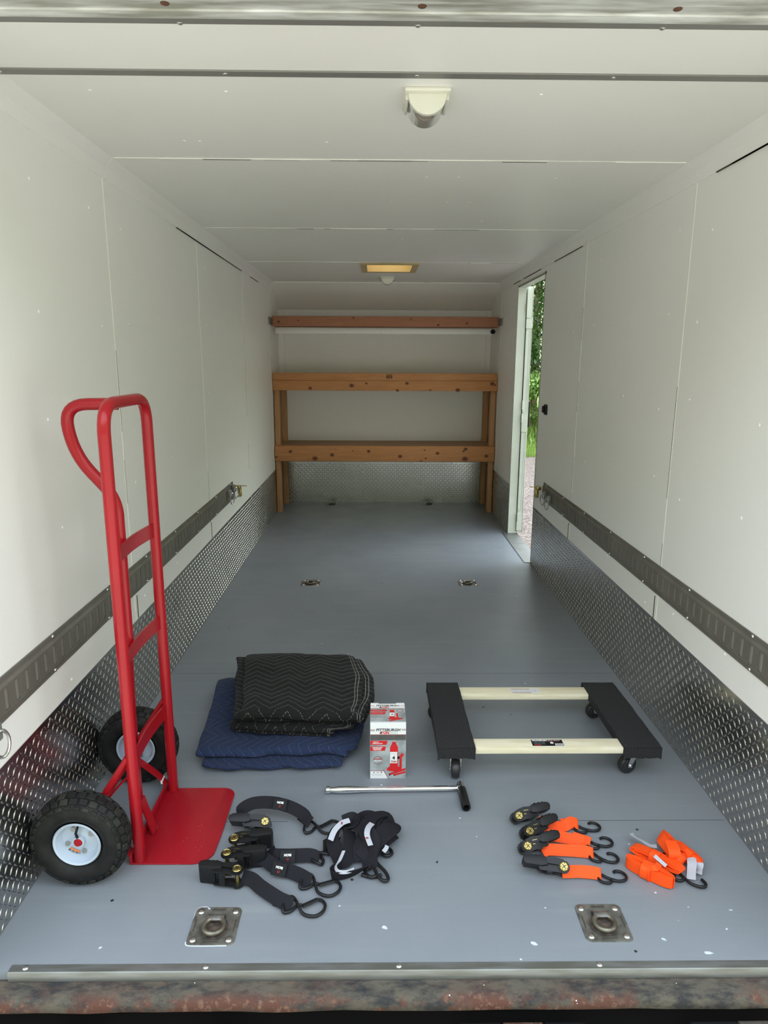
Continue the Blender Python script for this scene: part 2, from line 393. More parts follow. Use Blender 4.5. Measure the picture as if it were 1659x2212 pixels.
def thing(name, label, cat, org=(0, 0, 0), group=None):
    """an Empty at the thing's base; parts are given in world coordinates"""
    o = bpy.data.objects.new(name, None); C.objects.link(o); o.location = org; o['_org'] = tuple(org)
    o.empty_display_size = .05
    return tag(o, label, cat, group)
def struct(o, label=None):
    o['kind'] = 'structure'
    if label: o['label'] = label
    return o
def copy_tree(o, parent=None):
    c = o.copy(); C.objects.link(c)
    if parent is not None: c.parent = parent
    for ch in list(o.children): copy_tree(ch, c)
    return c

# ------------------------------------------------------------ setting: trailer shell
Y0, YB, H, WT = 1.317, 6.69, 2.028, 1.965
DY0, DY1, DZ = 4.590, 5.430, 1.923
fl = MB().m(m_floor).box((-1.0, Y0+.004, -.08), (1.0, YB, 0))
struct(fl.build('floor', smooth=0), 'grey painted plywood floor of the trailer')
wl_ = MB().m(m_wall).box((-1.06, Y0-.03, -.08), (-1.0, YB+.1, H+.05))
struct_wl = wl_
wr_ = MB().m(m_wall)
for a, b in (((1.0, Y0-.03, -.08), (1.06, DY0, H+.05)), ((1.0, DY1, -.08), (1.06, YB+.1, H+.05)), ((1.0, DY0, DZ), (1.06, DY1, H+.05))): wr_.box(a, b)
def strip(mb, sx, y, z0, z1, w=.007, mt=m_caulk, off=.0012):
    mb.m(mt); xa, xb = sorted((sx*1.0, sx*(1.0-off))); mb.box((xa, y-w/2, z0), (xb, y+w/2, z1))
for mb, sx in ((wl_, -1), (wr_, 1)):
    for y in (2.492, 3.715, 4.925, 6.14):
        if sx > 0 and 4.59 < y < 5.43: continue
        strip(mb, sx, y, .40, WT, .009 if sx < 0 else .012)
        for k in range(3):
            z = random.uniform(.45, 1.7); strip(mb, sx, y-.003, z, z+random.uniform(.12, .4), .0028, m_crack, .0016)
    for y in (2.51, 3.73): strip(mb, sx, y+.002, .40, .49, .004, m_crack, .0018)
    # painted screw heads in rows
    mb.m(m_scr)
    for y in (1.52, 1.95, 2.36, 2.62, 3.05, 3.5, 3.85, 4.3, 4.75, 5.1, 5.6, 6.0):
        for z in (.46, .9, 1.2, 1.52, 1.82):
            yy = y+random.uniform(-.03, .03)
            if sx > 0 and DY0-.03 < yy < DY1+.03: continue
            mb.dome((sx*1.0, yy, z+random.uniform(-.05, .05)), .0055, .0025, (-sx, 0, 0), 8)
struct(wl_.build('wall_left'), 'white painted left wall panels')
struct(wr_.build('wall_right'), 'white painted right wall panels around the side door opening')
# cove strips between walls and ceiling
for sx, nm, ex in ((-1, 'trim_1', -.962), (1, 'trim_2', .963)):
    cv = MB().m(m_wall)
    a = Vector((sx*1.0, 0, WT)); b = Vector((ex, 0, H)); mid = Vector((sx*.990, 0, 1.997))
    sec = [a+Vector((-sx*.004, 0, 0)), mid+Vector((-sx*.004, 0, 0)), b, Vector((sx*1.0, 0, H+.01)), Vector((sx*1.0, 0, WT))]
    for y0, y1 in ((1.33, 2.490), (2.494, 3.713), (3.717, 4.923), (4.927, 6.14)):
        cv.add([(p.x, y0, p.z) for p in sec]+[(p.x, y1, p.z) for p in sec],
               [(i, (i+1) % 5, 5+(i+1) % 5, 5+i) for i in range(5)]+[(4, 3, 2, 1, 0), (5, 6, 7, 8, 9)])
    cv.m(m_crack)
    for k in range(7):
        y = random.uniform(1.5, 5.6); L = random.uniform(.15, .6)
        xa, xb = sorted((sx*.9945, sx*.9995)); cv.box((xa, y, WT-.002), (xb, y+L, WT+.0008))
    struct(cv.build(nm, smooth=0), 'white cove strip along the top of the wall')
# ceiling with a vent well and a sloping front part
VX0, VX1, VY0, VY1 = -.155, .175, 4.98, 5.36
ce = MB().m(m_ceil)
for a, b in (((-1.0, 1.30, H), (1.0, VY0, H+.05)), ((-1.0, VY0, H), (VX0, VY1, H+.05)), ((VX1, VY0, H), (1.0, VY1, H+.05)), ((-1.0, VY1, H), (1.0, 6.18, H+.05))): ce.box(a, b)
for a, b in (((-1.06, 1.30, H+.14), (1.06, VY0, H+.18)), ((-1.06, VY0, H+.14), (VX0, VY1, H+.18)), ((VX1, VY0, H+.14), (1.06, VY1, H+.18)), ((-1.06, VY1, H+.14), (1.06, YB+.1, H+.18))): ce.box(a, b)
ce.add([(-1, 6.18, H), (1, 6.18, H), (1, YB, 1.836), (-1, YB, 1.836), (-1, 6.18, H+.14), (1, 6.18, H+.14), (1, YB+.06, 1.836), (-1, YB+.06, 1.836)],
       [(0, 1, 2, 3), (4, 7, 6, 5), (0, 4, 5, 1), (3, 2, 6, 7)])
for i, y in enumerate((2.487, 3.712, 4.925, 6.14)):
    ce.m(m_caulk)
    x = -.955
    while x < .95:
        L = min(random.uniform(.12, .3), .955-x)
        ce.box((x, y-.005+random.uniform(-.001, .001), H-random.uniform(.001, .003)), (x+L, y+.005, H+.001)); x += L
    ce.m(m_crack)
    for k in range(5):
        x = random.uniform(-.85, .6); ce.box((x, y+.004, H-.0024), (x+random.uniform(.08, .35), y+.0075, H+.001))
ce.m(m_scr)
for y in (1.9, 2.3, 2.7, 3.1, 3.5, 4.0, 4.4, 4.75, 5.6): 
    for k in range(3): ce.dome((random.uniform(-.85, .85), y, H), .005, .0022, (0, 0, -1), 8)
ce.m(m_caulk).box((-.97, 6.175, H-.004), (.97, 6.195, H+.002))
struct(ce.build('ceiling', smooth=0), 'white painted ceiling panels with caulked seams')
bk = MB().m(m_wall).box((-1.0, YB, -.08), (1.0, YB+.06, H+.1))
bk.box((-.97, YB-.012, 1.785), (.985, YB, 1.836)).box((-.04, YB-.006, .40), (.012, YB, 1.785))
for x0, x1 in ((-1.0, -.945), (.955, 1.0)): bk.box((x0, YB-.03, .40), (x1, YB, 1.83))
bk.m(m_scr)
for k in range(46): bk.dome((random.uniform(-.9, .92), YB, random.uniform(.7, 1.75)), .0045, .002, (0, -1, 0), 8)
struct(bk.build('wall_back'), 'white painted front wall behind the shelves')

# tread plates with real raised lozenges
def tread(name, org, ux, uy, nrm, w, h, seed, label):
    rnd = random.Random(seed); org, ux, uy, nrm = map(Vector, (org, ux, uy, nrm)); mb = MB().m(m_plate); t = .0025
    q = [(0, 0), (w, 0), (w, h), (0, h)]
    vs = [org+ux*a+uy*b_ for a, b_ in q]+[org+ux*a+uy*b_+nrm*t for a, b_ in q]
    mb.add(vs, [(4, 5, 6, 7), (0, 1, 5, 4), (1, 2, 6, 5), (2, 3, 7, 6), (3, 0, 4, 7)])
    c = .0215; L, Wd, hh = .0112, .0034, .0021
    V_, F_ = [], []
    for i in range(int(w/c)):
        for j in range(int(h/c)):
            cx, cy = (i+.5)*c, (j+.5)*c
            if cx > w-.011 or cy > h-.011: continue
            a = PI/4 if (i+j) % 2 else -PI/4
            ca, sa = math.cos(a), math.sin(a); b0 = len(V_)
            ring = [(1, 0), (.6, .75), (0, 1), (-.6, .75), (-1, 0), (-.6, -.75), (0, -1), (.6, -.75)]
            def P(x, y, z): return org + ux*(cx+x*ca-y*sa) + uy*(cy+x*sa+y*ca) + nrm*(t+z)
            V_ += [P(x*L, y*Wd, 0) for x, y in ring] + [P(x*L*.72, y*Wd*.62, hh*.8) for x, y in ring] + [P(.4*L, 0, hh), P(-.4*L, 0, hh)]
            F_ += [(b0+k, b0+(k+1) % 8, b0+8+(k+1) % 8, b0+8+k) for k in range(8)]
            r = [b0+8+k for k in range(8)]; A, B = b0+16, b0+17
            F_ += [(r[0], r[1], A), (r[1], r[2], A), (r[2], B, A), (r[2], r[3], B), (r[3], r[4], B), (r[4], r[5], B), (r[5], r[6], B), (r[6], A, B), (r[6], r[7], A), (r[7], r[0], A)]
    mb.add(V_, F_)
    mb.m(m_bolt)
    for i in range(int(w/.4)+1):
        mb.dome(org+ux*min(w-.02, .05+i*.4)+uy*(h-.012)+nrm*t, .005, .002, nrm, 8)
    o = mb.build(name, smooth=50)
    o['kind'] = 'structure'; o['label'] = label; return o
tread('baseboard_left', (-1.0, Y0, 0), (0, 1, 0), (0, 0, 1), (1, 0, 0), YB-Y0, .398, 1, 'aluminium tread plate along the left wall')
tread('baseboard_right', (1.0, DY0-.004, 0), (0, -1, 0), (0, 0, 1), (-1, 0, 0), DY0-.004-Y0, .400, 2, 'aluminium tread plate along the right wall, near side of door')
tread('baseboard_front_right', (1.0, YB, 0), (0, -1, 0), (0, 0, 1), (-1, 0, 0), YB-DY1-.004, .402, 3, 'aluminium tread plate along the right wall beyond the door')
tread('baseboard_back', (-.985, YB, 0), (1, 0, 0), (0, 0, 1), (0, -1, 0), 1.97, .400, 4, 'aluminium tread plate across the end wall under the shelves')

# rear frame: aluminium edge, rusty sill, header
ed = MB().m(m_alu)
ed.add([(-.925, 1.338, .0015), (1.0, 1.338, .0015), (1.0, 1.317, .0025), (-.925, 1.317, .0025), (1.0, 1.314, -.001), (-.925, 1.314, -.001), (1.0, 1.313, -.021), (-.925, 1.313, -.021),
        (-.925, 1.338, -.03), (1.0, 1.338, -.03)],
       [(0, 3, 2, 1), (3, 5, 4, 2), (5, 7, 6, 4), (7, 8, 9, 6), (0, 8, 7, 5, 3), (1, 2, 4, 6, 9)])
ed.m(m_zinc)
for x in (-.89, -.475, -.028, .44, .88): ed.dome((x, 1.329, .002), .0075, .003, (0, 0, 1), 12)
struct(ed.build('trim_3'), 'bare aluminium edge strip screwed to the floor edge')
sl = MB().m(m_sill)
prof = [(1.40, -.022), (1.285, -.022), (1.272, -.026), (1.265, -.036), (1.263, -.052), (1.272, -.060), (1.40, -.060)]
nx = 60; vs = []; fs = []
for i in range(nx+1):
    x = -1.15+2.3*i/nx
    for (y, z) in prof:
        d = noise.noise(Vector((x*9, y*20, z*20)))*.003
        vs.append((x, y+(d if y < 1.39 else 0), z+d*.5))
k = len(prof)
for i in range(nx):
    for j in range(k): fs.append((i*k+j, (i+1)*k+j, (i+1)*k+(j+1) % k, i*k+(j+1) % k))
sl.add(vs, fs)
sl.m(m_gapshade).box((-1.15, 1.30, -.30), (1.15, 1.40, -.059))  # black block paints the shade of the gap below the sill
struct(sl.build('trim_4', smooth=60), 'rusty painted steel sill beam across the rear')
hg = MB()
for x0, x1, mt in ((-.80, -.70, m_black), (-.46, -.375, m_black), (.11, .205, m_black), (.205, .30, m_sill), (.30, .395, m_black), (.63, .74, m_black), (.74, .83, m_sill)):
    hg.m(mt).cyl((x0, 1.252, -.098), (x1-.003, 1.252, -.098), .016, 18, bev=.003)
struct(hg.build('trim_10'), 'row of dark hinge knuckles just below the rusty sill')
hd = MB().m(m_galv).box((-1.0, 1.30, 1.995), (1.0, 1.385, 2.08)).box((-1.0, 1.385, 2.000), (1.0, 1.425, 2.08)).box((-1.0, 1.425, 1.996), (1.0, 1.455, 2.08), .003)
hd.m(m_greyflange)
hd.add([(-1.0, 1.455, 2.003), (1.0, 1.455, 2.003), (1.0, 1.535, 2.025), (-1.0, 1.535, 2.025), (1.0, 1.548, 2.0275), (-1.0, 1.548, 2.0275)], [(0, 1, 2, 3), (3, 2, 4, 5)])
hd.m(m_rust)
for x in (-.465, -.002, .462): hd.dome((x, 1.405, 2.000), .0085, .003, (0, 0, -1), 10)
hd.m(m_bolt)
for x in (-.474, -.002, .487): hd.dome((x, 1.540, 2.0255), .006, .003, (0, 0, -1), 12)
struct(hd.build('trim_5'), 'weathered galvanised header channel above the rear opening')
h2 = MB().m(m_greyflange).box((-1.0, 1.768, H-.004), (1.0, 1.797, H+.001))
h2.m(m_bolt)
for x in (-.955, -.436, .010, .47): h2.dome((x, 1.782, H-.004), .006, .003, (0, 0, -1), 12)
struct(h2.build('trim_6'), 'narrow grey metal strip screwed across the ceiling')

# side door: frame, sill, open leaf
fr = MB().m(m_jamb)
fr.box((1.0, DY1-.003, 0), (1.06, DY1, DZ)).box((.9975, DY1-.004, 0), (1.0, DY1+.018, DZ+.012)).box((.9975, DY0-.02, .4), (1.0, DY0, DZ+.012)).box((1.0, DY0, 0), (1.06, DY0+.003, DZ))
fr.box((.9975, DY0-.02, DZ-.002), (1.0, DY1+.018, DZ+.014)).box((1.0, DY0, DZ-.004), (1.06, DY1, DZ))
fr.m(m_greyflange).box((.9965, DY0-.006, 0), (.9995, DY0+.002, DZ)).box((.9965, DY0, DZ-.004), (.9995, DY1, DZ+.006))
fr.m(m_alu).box((.955, DY0-.005, .0005), (1.0, DY1+.03, .0045)).box((1.0, DY0, -.004), (1.075, DY1, .003))
fr.m(m_bolt)
for k in range(4): fr.dome((.972, DY0+.05+k*.26, .0045), .004, .0015)
struct(fr.build('trim_8', smooth=0), 'pale frame and aluminium threshold of the side doorway')
dl = MB().m(m_jamb)
dl.box((1.068, DY1-.012, .01), (1.108, DY1+.80, DZ+.005))
d1 = dl.build('door_1', smooth=0); struct(d1, 'open side door folded back against the outside, edge showing')
rp = MB().m(m_jamb)
rp.box((1.064, DY1-.020, 1.70), (1.098, DY1-.012, 1.90)).box((1.064, DY1-.020, 1.62), (1.112, DY1-.012, 1.69))
rp.box((1.066, DY1-.018, .98), (1.090, DY1-.012, 1.60)).box((1.064, DY1-.020, .83), (1.110, DY1-.012, .97))
rp.box((1.066, DY1-.018, .20), (1.090, DY1-.012, .82)).box((1.062, DY1-.020, .03), (1.105, DY1-.012, .17))
rp.build('edge_cover', d1, smooth=0)
rp = MB().m(m_crack)
for z0, z1 in ((1.905, 1.70), (1.60, .985), (.82, .20)): rp.box((1.0905, DY1-.0135, min(z0, z1)), (1.0925, DY1-.012, max(z0, z1)))
rp.build('hinge_gap', d1, smooth=0)
MB().m(m_zinc).box((1.108, DY1-.016, .01), (1.112, DY1+.80, DZ+.005)).build('skin', d1, smooth=0)
hn = MB().m(m_zinc)
for z in (1.78, 1.04, .94, .14): hn.cyl((1.064, DY1-.022, z-.035), (1.064, DY1-.022, z+.035), .005, 12)
hn.build('hinge', d1)
dh = MB().m(m_black).box((1.113, DY1+.02, .862), (1.136, DY1+.06, 1.07), .009)
dh.build('door_stop', d1)['label'] = 'dark rounded fitting on the outer face of the door'
pu = thing('door_pull', 'small black recessed pull on the right wall beside the side doorway', 'handle', (1.0, 4.387, 1.075))
MB().m(m_grip).box((.988, 4.352, 1.043), (1.0, 4.418, 1.107), .008).build('pull_plate', pu)
MB().m(m_grip).box((.976, 4.385, 1.055), (.990, 4.412, 1.098), .005).build('latch_button', pu)

# ------------------------------------------------------------ outside ground and plants
gr = MB().m(m_gravel).add([(-40, .6, -.52), (60, .6, -.52), (60, 13.9, -.52), (-40, 13.9, -.52)], [(0, 1, 2, 3)])
gb = MB().m(m_bounce).add([(-40, -40, -.52), (60, -40, -.52), (60, .6, -.52), (-40, .6, -.52)], [(0, 1, 2, 3)])  # unseen ground added and coloured to bounce light up to the ceiling
struct(gb.build('ground_bounce', smooth=0), 'unseen pale ground behind the trailer, added to bounce light inside')
struct(gr.build('ground', smooth=0), 'pale gravel ground outside')
gr = MB().m(m_earth).add([(-40, 13.9, -.52), (60, 13.9, -.52), (60, 60, -.3), (-40, 60, -.3)], [(0, 1, 2, 3)])
struct(gr.build('ground_verge', smooth=0), 'grassy verge beyond the gravel')
rnd = random.Random(5); g = MB().m(m_grass); V_, F_ = [], []
for k in range(14000):
    x = rnd.uniform(1.8, 6.5); y = rnd.uniform(13.7, 16.6); hgt = rnd.uniform(.06, .16) + max(0, (y-14.6))*rnd.uniform(.1, .42)
    a = rnd.uniform(0, PI); w = .008+hgt*.02; dx, dy = math.cos(a)*w, math.sin(a)*w; lx, ly = rnd.uniform(-.3, .3)*hgt, rnd.uniform(-.3, .3)*hgt
    b0 = len(V_); V_ += [(x-dx, y-dy, -.52), (x+dx, y+dy, -.52), (x+dx*.7+lx*.4, y+dy*.7+ly*.4, -.52+hgt*.6), (x-dx*.7+lx*.4, y-dy*.7+ly*.4, -.52+hgt*.6), (x+lx, y+ly, -.52+hgt)]
    F_ += [(b0, b0+1, b0+2, b0+3), (b0+3, b0+2, b0+4)]
g.add(V_, F_); o = g.build('grass', smooth=0); tag(o, 'bright green grass growing along the far edge of the gravel', 'grass', kind='stuff')
def foliage(cen, rad, n, size, mt, rnd):
    V_, F_ = [], []
    blobs = [(Vector((rnd.gauss(0, .45)*rad[0], rnd.gauss(0, .45)*rad[1], rnd.uniform(-.8, .8)*rad[2])), rnd.uniform(.3, .5)) for k in range(14)]
    for k in range(n):
        bc, br = rnd.choice(blobs)
        d = Vector((rnd.gauss(0, 1), rnd.gauss(0, 1), rnd.gauss(0, 1))).normalized()*rnd.uniform(.6, 1.05)*br
        p = Vector(cen)+bc+Vector((d.x*rad[0], d.y*rad[1], d.z*min(rad[2], rad[0]*1.4)))
        q = Matrix.Rotation(rnd.uniform(0, 2*PI), 3, 'Z') @ Matrix.Rotation(rnd.uniform(.2, 1.3), 3, 'X')
        s = size*rnd.uniform(.6, 1.3); b0 = len(V_)
        for x, y, z in ((0, -1, 0), (.45, -.1, .12), (0, 1, 0), (-.45, -.1, .12), (0, -.1, -.05)): V_.append(p+q @ Vector((x*s, y*s, z*s)))
        F_ += [(b0, b0+1, b0+4), (b0+1, b0+2, b0+4), (b0+2, b0+3, b0+4), (b0+3, b0, b0+4)]
    return MB().m(mt).add(V_, F_)
def tree(name, lab, cat, x, y, h, r, n, size, mt, seed, group):
    rnd = random.Random(seed); t = thing(name, lab, cat, (x, y, -.5), group)
    trunk = [Vector((x, y, -.5)), Vector((x+rnd.uniform(-.1, .1), y, h*.4)), Vector((x+rnd.uniform(-.2, .2), y, h*.9))]
    mb = MB().m(m_bark).tube(catmull(trunk, 4), [.02*h*(1-i/9*.8) for i in range(9)], 8)
    for k in range(7):
        z = h*rnd.uniform(.15, .8); a = rnd.uniform(0, 2*PI); L = r*rnd.uniform(.5, .9)
        mb.tube([(x, y, z), (x+math.cos(a)*L*.5, y+math.sin(a)*L*.5, z+L*.25), (x+math.cos(a)*L, y+math.sin(a)*L, z+L*.6)], [.012*h*.5, .006*h*.5, .003], 6)
    mb.build('trunk', t)
    foliage((x, y, h*.55), (r, r, h*.55), n, size, mt, rnd).build('foliage', t, smooth=0)
tr = [(1.6, 18.6, 7.2, 1.5), (3.75, 18.0, 6.4, 1.5), (5.9, 18.9, 7.6, 1.6), (8.3, 18.3, 6.8, 1.6), (5.0, 22.5, 9.0, 2.4), (9.9, 23, 9, 2.4), (.4, 22.6, 9, 2.4)]
tl = ['dark green tree of the front row, hidden behind the far door jamb', 'dense dark green tree seen in the middle of the side doorway', 'dark green tree of the front row behind the near right wall',
      'dark green tree at the right end of the front row', 'tall dark tree standing behind the front row, beyond the doorway tree', 'tall dark tree at the right end of the back row', 'tall dark tree at the left end of the back row']
bl = ['light green bush at the left end of the row on the grass', 'light green leafy bush seen in the side doorway above the grass', 'light green bush just right of the one seen in the doorway', 'light green bush at the right end of the row on the grass']
for i, (x, y, h, r) in enumerate(tr):
    tree('tree', tl[i], 'tree', x, y, h, r, 9000, .075, m_leafd, 20+i, 'trees beyond the side doorway' if i <= 3 else 'taller trees behind the first row')
for i, (x, y, h, r) in enumerate([(2.1, 15.7, 1.5, .55), (3.5, 15.8, 1.05, .6), (4.9, 15.7, 1.6, .6), (6.3, 15.8, 1.7, .6)]):
    tree('bush', bl[i], 'bush', x, y, h, r, 2600, .055, m_leafl, 40+i, 'bushes beyond the side doorway')

# ------------------------------------------------------------ wall tracks
def track(sx, label):
    t = thing('cargo_track', label, 'cargo track', (sx*1.0, 2.8, .503))
    def P(off, y, z): return (sx*(1.0-off), y, z)
    mb = MB().m(m_track); ya, yb = 1.33, 4.335
    prof = [(.001, .502), (.0035, .503), (.0035, .516), (.0095, .523), (.0095, .528)], [(.0095, .586), (.0095, .592), (.0035, .600), (.0035, .614), (.001, .616)]
    for pr_ in prof:
        for (a, b) in zip(pr_[:-1], pr_[1:]):
            mb.add([P(a[0], ya, a[1]), P(a[0], yb, a[1]), P(b[0], yb, b[1]), P(b[0], ya, b[1])], [(0, 1, 2, 3)])
    pitch = .0515; n = int((yb-ya)/pitch); sw = .0195
    lv = mb
    for i in range(n+1):
        y0 = ya+i*pitch; y1 = min(y0+pitch, yb); s0 = y0+.016; s1 = s0+sw
        if s1 > y1: 
            mb.add([P(.0095, y0, .528), P(.0095, y1, .528), P(.0095, y1, .586), P(.0095, y0, .586)], [(0, 1, 2, 3)]); continue
        za, zb, zc, zd = .528, .5295, .5845, .586
        for (a, b, c, d) in ((y0, s0, za, zd), (s1, y1, za, zd), (s0, s1, za, zb), (s0, s1, zc, zd)):
            mb.add([P(.0095, a, c), P(.0095, b, c), P(.0095, b, d), P(.0095, a, d)], [(0, 1, 2, 3)])
        # edges of the slot
        for (a, b, c, d) in ((s0, s0, zb, zc), (s1, s1, zb, zc)):
            mb.add([P(.0095, a, c), P(.0095, a, d), P(.0075, a, d), P(.0075, a, c)], [(0, 1, 2, 3)])
        for z in (zb, zc): mb.add([P(.0095, s0, z), P(.0095, s1, z), P(.0075, s1, z), P(.0075, s0, z)], [(0, 1, 2, 3)])
        # curved louver inside the slot, leaving a gap on the near side
        g0 = s0+.0022 if sx > 0 else s0+.0015
        pts = [(g0, .0035), (g0+(s1-g0)*.26, .0058), (g0+(s1-g0)*.55, .0072), (s1+.001, .0066)]
        for (a, b) in zip(pts[:-1], pts[1:]):
            lv.m(m_caulk if sx > 0 and a is pts[0] else m_slotin).add([P(a[1], a[0], .5295), P(b[1], b[0], .5295), P(b[1], b[0], .5845), P(a[1], a[0], .5845)], [(0, 1, 2, 3)])
        lv.m(m_track)
        if sx < 0: lv.add([P(.004, g0, .5295), P(.0, g0, .5295), P(.0, g0, .5845), P(.004, g0, .5845)], [(0, 1, 2, 3)])
    mb.build('channel', t, smooth=0); 
    for i in range(8):
        for z, dy in ((.608, 0), (.509, -.005)):
            MB().m(m_zinc).dome(P(.0035, 1.425+i*.405+dy, z), .0062, .0042, (-sx, 0, 0), 10).build('screw', t)
    return t
track(-1, 'brown-grey slotted cargo track along the left wall'); track(1, 'brown-grey slotted cargo track along the right wall')
# fittings hung at the far ends of the tracks
def ring_fitting(sx, y, label, group=None, z=.56, swing=.9):
    t = thing('tie_ring', label, 'tie ring', (sx*.985, y, z), group)
    MB().m(m_greyflange).box((min(sx*.986, sx*.962), y-.012, z-.022), (max(sx*.986, sx*.962), y+.012, z+.022), .004).build('clip_body', t)
    M = T(sx*.962, y, z-.030) @ R(.5*sx, 'Z') @ R(swing*.0, 'Y')
    MB().m(m_zinc).tube([(0, .030*math.cos(a*PI/12)*.62, .034*math.sin(a*PI/12)) for a in range(24)], .0042, 8, closed=True, M=M).build('ring', t)
def spring_fitting(sx, y, label, z=.565):
    t = thing('spring_fitting', label, 'track fitting', (sx*.985, y, z))
    MB().m(m_brass).box((min(sx*.986, sx*.955), y-.018, z-.005), (max(sx*.986, sx*.955), y+.018, z+.018), .004).build('clip_body', t)
    mb = MB().m(m_brass)
    for d in (-.013, .010): mb.box((min(sx*.972, sx*.952), y+d, z-.055), (max(sx*.972, sx*.952), y+d+.008, z), .003)
    mb.build('prongs', t)
    MB().m(m_brass).box((min(sx*.975, sx*.915), y-.003, z+.013), (max(sx*.975, sx*.915), y+.008, z+.018), .002).build('lever', t)
ring_fitting(-1, 4.13, 'silver tie ring on left wall track, nearer of its two rings', z=.575)
ring_fitting(-1, 4.26, 'silver tie ring on left wall track, beside the gold fitting', z=.585)
spring_fitting(-1, 4.37, 'gold zinc fitting at the far end of the left wall track')
ring_fitting(1, 4.10, 'silver tie ring on right wall track, nearer of its two rings', z=.55)
ring_fitting(1, 4.21, 'silver tie ring on right wall track, beside the gold fitting', z=.555)
spring_fitting(1, 4.36, 'gold zinc fitting at the far end of the right wall track')
ring_fitting(-1, 1.468, 'silver tie ring on left wall track at the left edge of photo', z=.52)

# ------------------------------------------------------------ shelves at the far end
su = thing('shelving_unit', 'two-tier pine shelving unit with knotty front boards against the far wall', 'shelves', (0, 6.4, 0))
for x0, x1, xb0, xb1 in ((-.992, -.948, -.985, -.935), (.948, .992, .945, .992)):
    MB().m(m_post).box((x0, 6.215, 0), (x1, 6.30, 1.112), .002).build('post', su)
    MB().m(m_post).box((xb0, 6.60, 0), (xb1, 6.675, 1.20), .002).build('post', su)
    MB().m(m_post).box((min(x0, xb0)+.004, 6.30, .48), (max(x0, xb0)+.036, 6.60, .56), .002).build('side_rail', su)
def knots(mb, y, L):
    for x, z, a in L:
        for f, mt, o_ in ((1.7, m_knot2, .0003), (1, m_knot, .0006)):
            mb.m(mt).add([(x+a*f*1.15*math.cos(q*PI/8)*(1+.12*math.sin(q*2.3)), y-o_, z+a*f*.9*math.sin(q*PI/8)) for q in range(16)], [tuple(range(16))])
    return mb
knots(MB().m(m_fascia).box((-.994, 6.178, .480), (.994, 6.215, .620), .003), 6.178, [(-.854, .568, .010), (-.633, .505, .015), (-.478, .538, .012), (-.147, .572, .010), (.138, .527, .012), (-.29, .575, .004), (.477, .556, .010), (.731, .595, .011), (.728, .505, .017), (.921, .532, .011), (.36, .585, .005), (.37, .51, .006)]).build('front_board', su)
knots(MB().m(m_fascia).box((-.996, 6.178, 1.112), (.996, 6.214, 1.199), .003), 6.178, [(-.298, 1.157, .013), (.193, 1.178, .010), (.645, 1.122, .012), (.108, 1.117, .008), (.950, 1.177, .012), (-.665, 1.132, .010), (-.168, 1.176, .007), (.40, 1.121, .006), (.975, 1.165, .006)]).build('front_board', su)
MB().m(m_fascia).box((-.994, 6.186, 1.2), (.994, 6.224, 1.266), .003).build('front_board', su)
MB().m(m_deck).box((-.985, 6.215, .596), (.985, 6.686, .612), .001).build('shelf_deck', su)
MB().m(m_deck).box((-.985, 6.224, 1.215), (.985, 6.686, 1.231), .001).build('shelf_deck', su)
st_ = MB().m(m_blk).add([(.008, 6.1855, 1.215), (.058, 6.1855, 1.215), (.058, 6.1855, 1.255), (.008, 6.1855, 1.255)], [(0, 1, 2, 3)])
st_ = MB().m(m_blk)
for k in range(5): st_.box((.01+k*.011, 6.1852, 1.216 + (k % 2)*.006), (.016+k*.011, 6.1858, 1.250))
st_.m(m_blk).box((.005, 6.1852, 1.254), (.065, 6.1858, 1.256)).build('ink_stamp', su, smooth=0)
us = thing('upper_shelf', 'long reddish timber shelf on grey side brackets above the shelving unit', 'shelf', (0, 6.4, 1.66))
knots(MB().m(m_fascia2).box((-.985, 6.19, 1.664), (.988, 6.228, 1.749), .003), 6.19, [(-.93, 1.70, .008), (-.76, 1.71, .006), (.46, 1.68, .008), (.71, 1.695, .008), (-.28, 1.735, .006), (.22, 1.73, .005)]).build('front_board', us)
MB().m(m_fascia2).box((-.985, 6.228, 1.664), (.988, 6.45, 1.684), .001).build('shelf_deck', us)
for sx in (-1, 1):
    MB().m(m_greyflange).box((min(sx*.999, sx*.990), 6.05, 1.672), (max(sx*.999, sx*.990), 6.30, 1.735), .001).build('bracket', us)
br_ = thing('clothes_rail', 'white painted rail board with a round black end cap below top shelf', 'rail', (0, 6.3, 1.60))
MB().m(m_wall).box((-.97, 6.27, 1.604), (.955, 6.30, 1.648), .002).build('rail_board', br_)
MB().m(m_blk).cyl((.952, 6.268, 1.628), (.952, 6.255, 1.628), .021, 20).build('end_cap', br_)
for x in (-.02, .73): MB().m(m_bolt).cyl((x, 6.27, 1.628), (x, 6.262, 1.628), .008, 12).build('fastener', br_)

# ------------------------------------------------------------ ceiling vent and lights
cv = thing('roof_vent', 'tan rectangular vent surround set in the ceiling near the far end', 'vent', (0, 5.17, H))
rimv = MB().m(m_tan)
for a, b in (((-.19, 4.935, H-.012), (.212, VY0, H)), ((-.19, VY1, H-.012), (.212, 5.40, H)), ((-.19, VY0, H-.012), (VX0, VY1, H)), ((VX1, VY0, H-.012), (.212, VY1, H))): rimv.box(a, b)
rimv.build('vent_frame', cv, smooth=0)
wv = MB().m(m_tan)
for a, b in (((VX0, VY0, H-.01), (VX0+.008, VY1, H+.12)), ((VX1-.008, VY0, H-.01), (VX1, VY1, H+.12)), ((VX0, VY0, H-.01), (VX1, VY0+.008, H+.12)), ((VX0, VY1-.008, H-.01), (VX1, VY1, H+.12)), ): wv.box(a, b)
wv.build('vent_well', cv, smooth=0)
MB().m(m_cover).add([(VX0, VY0, H+.115), (VX1, VY0, H+.115), (VX1, VY1, H+.115), (VX0, VY1, H+.115)], [(0, 3, 2, 1)]).build('vent_cover', cv, smooth=0)
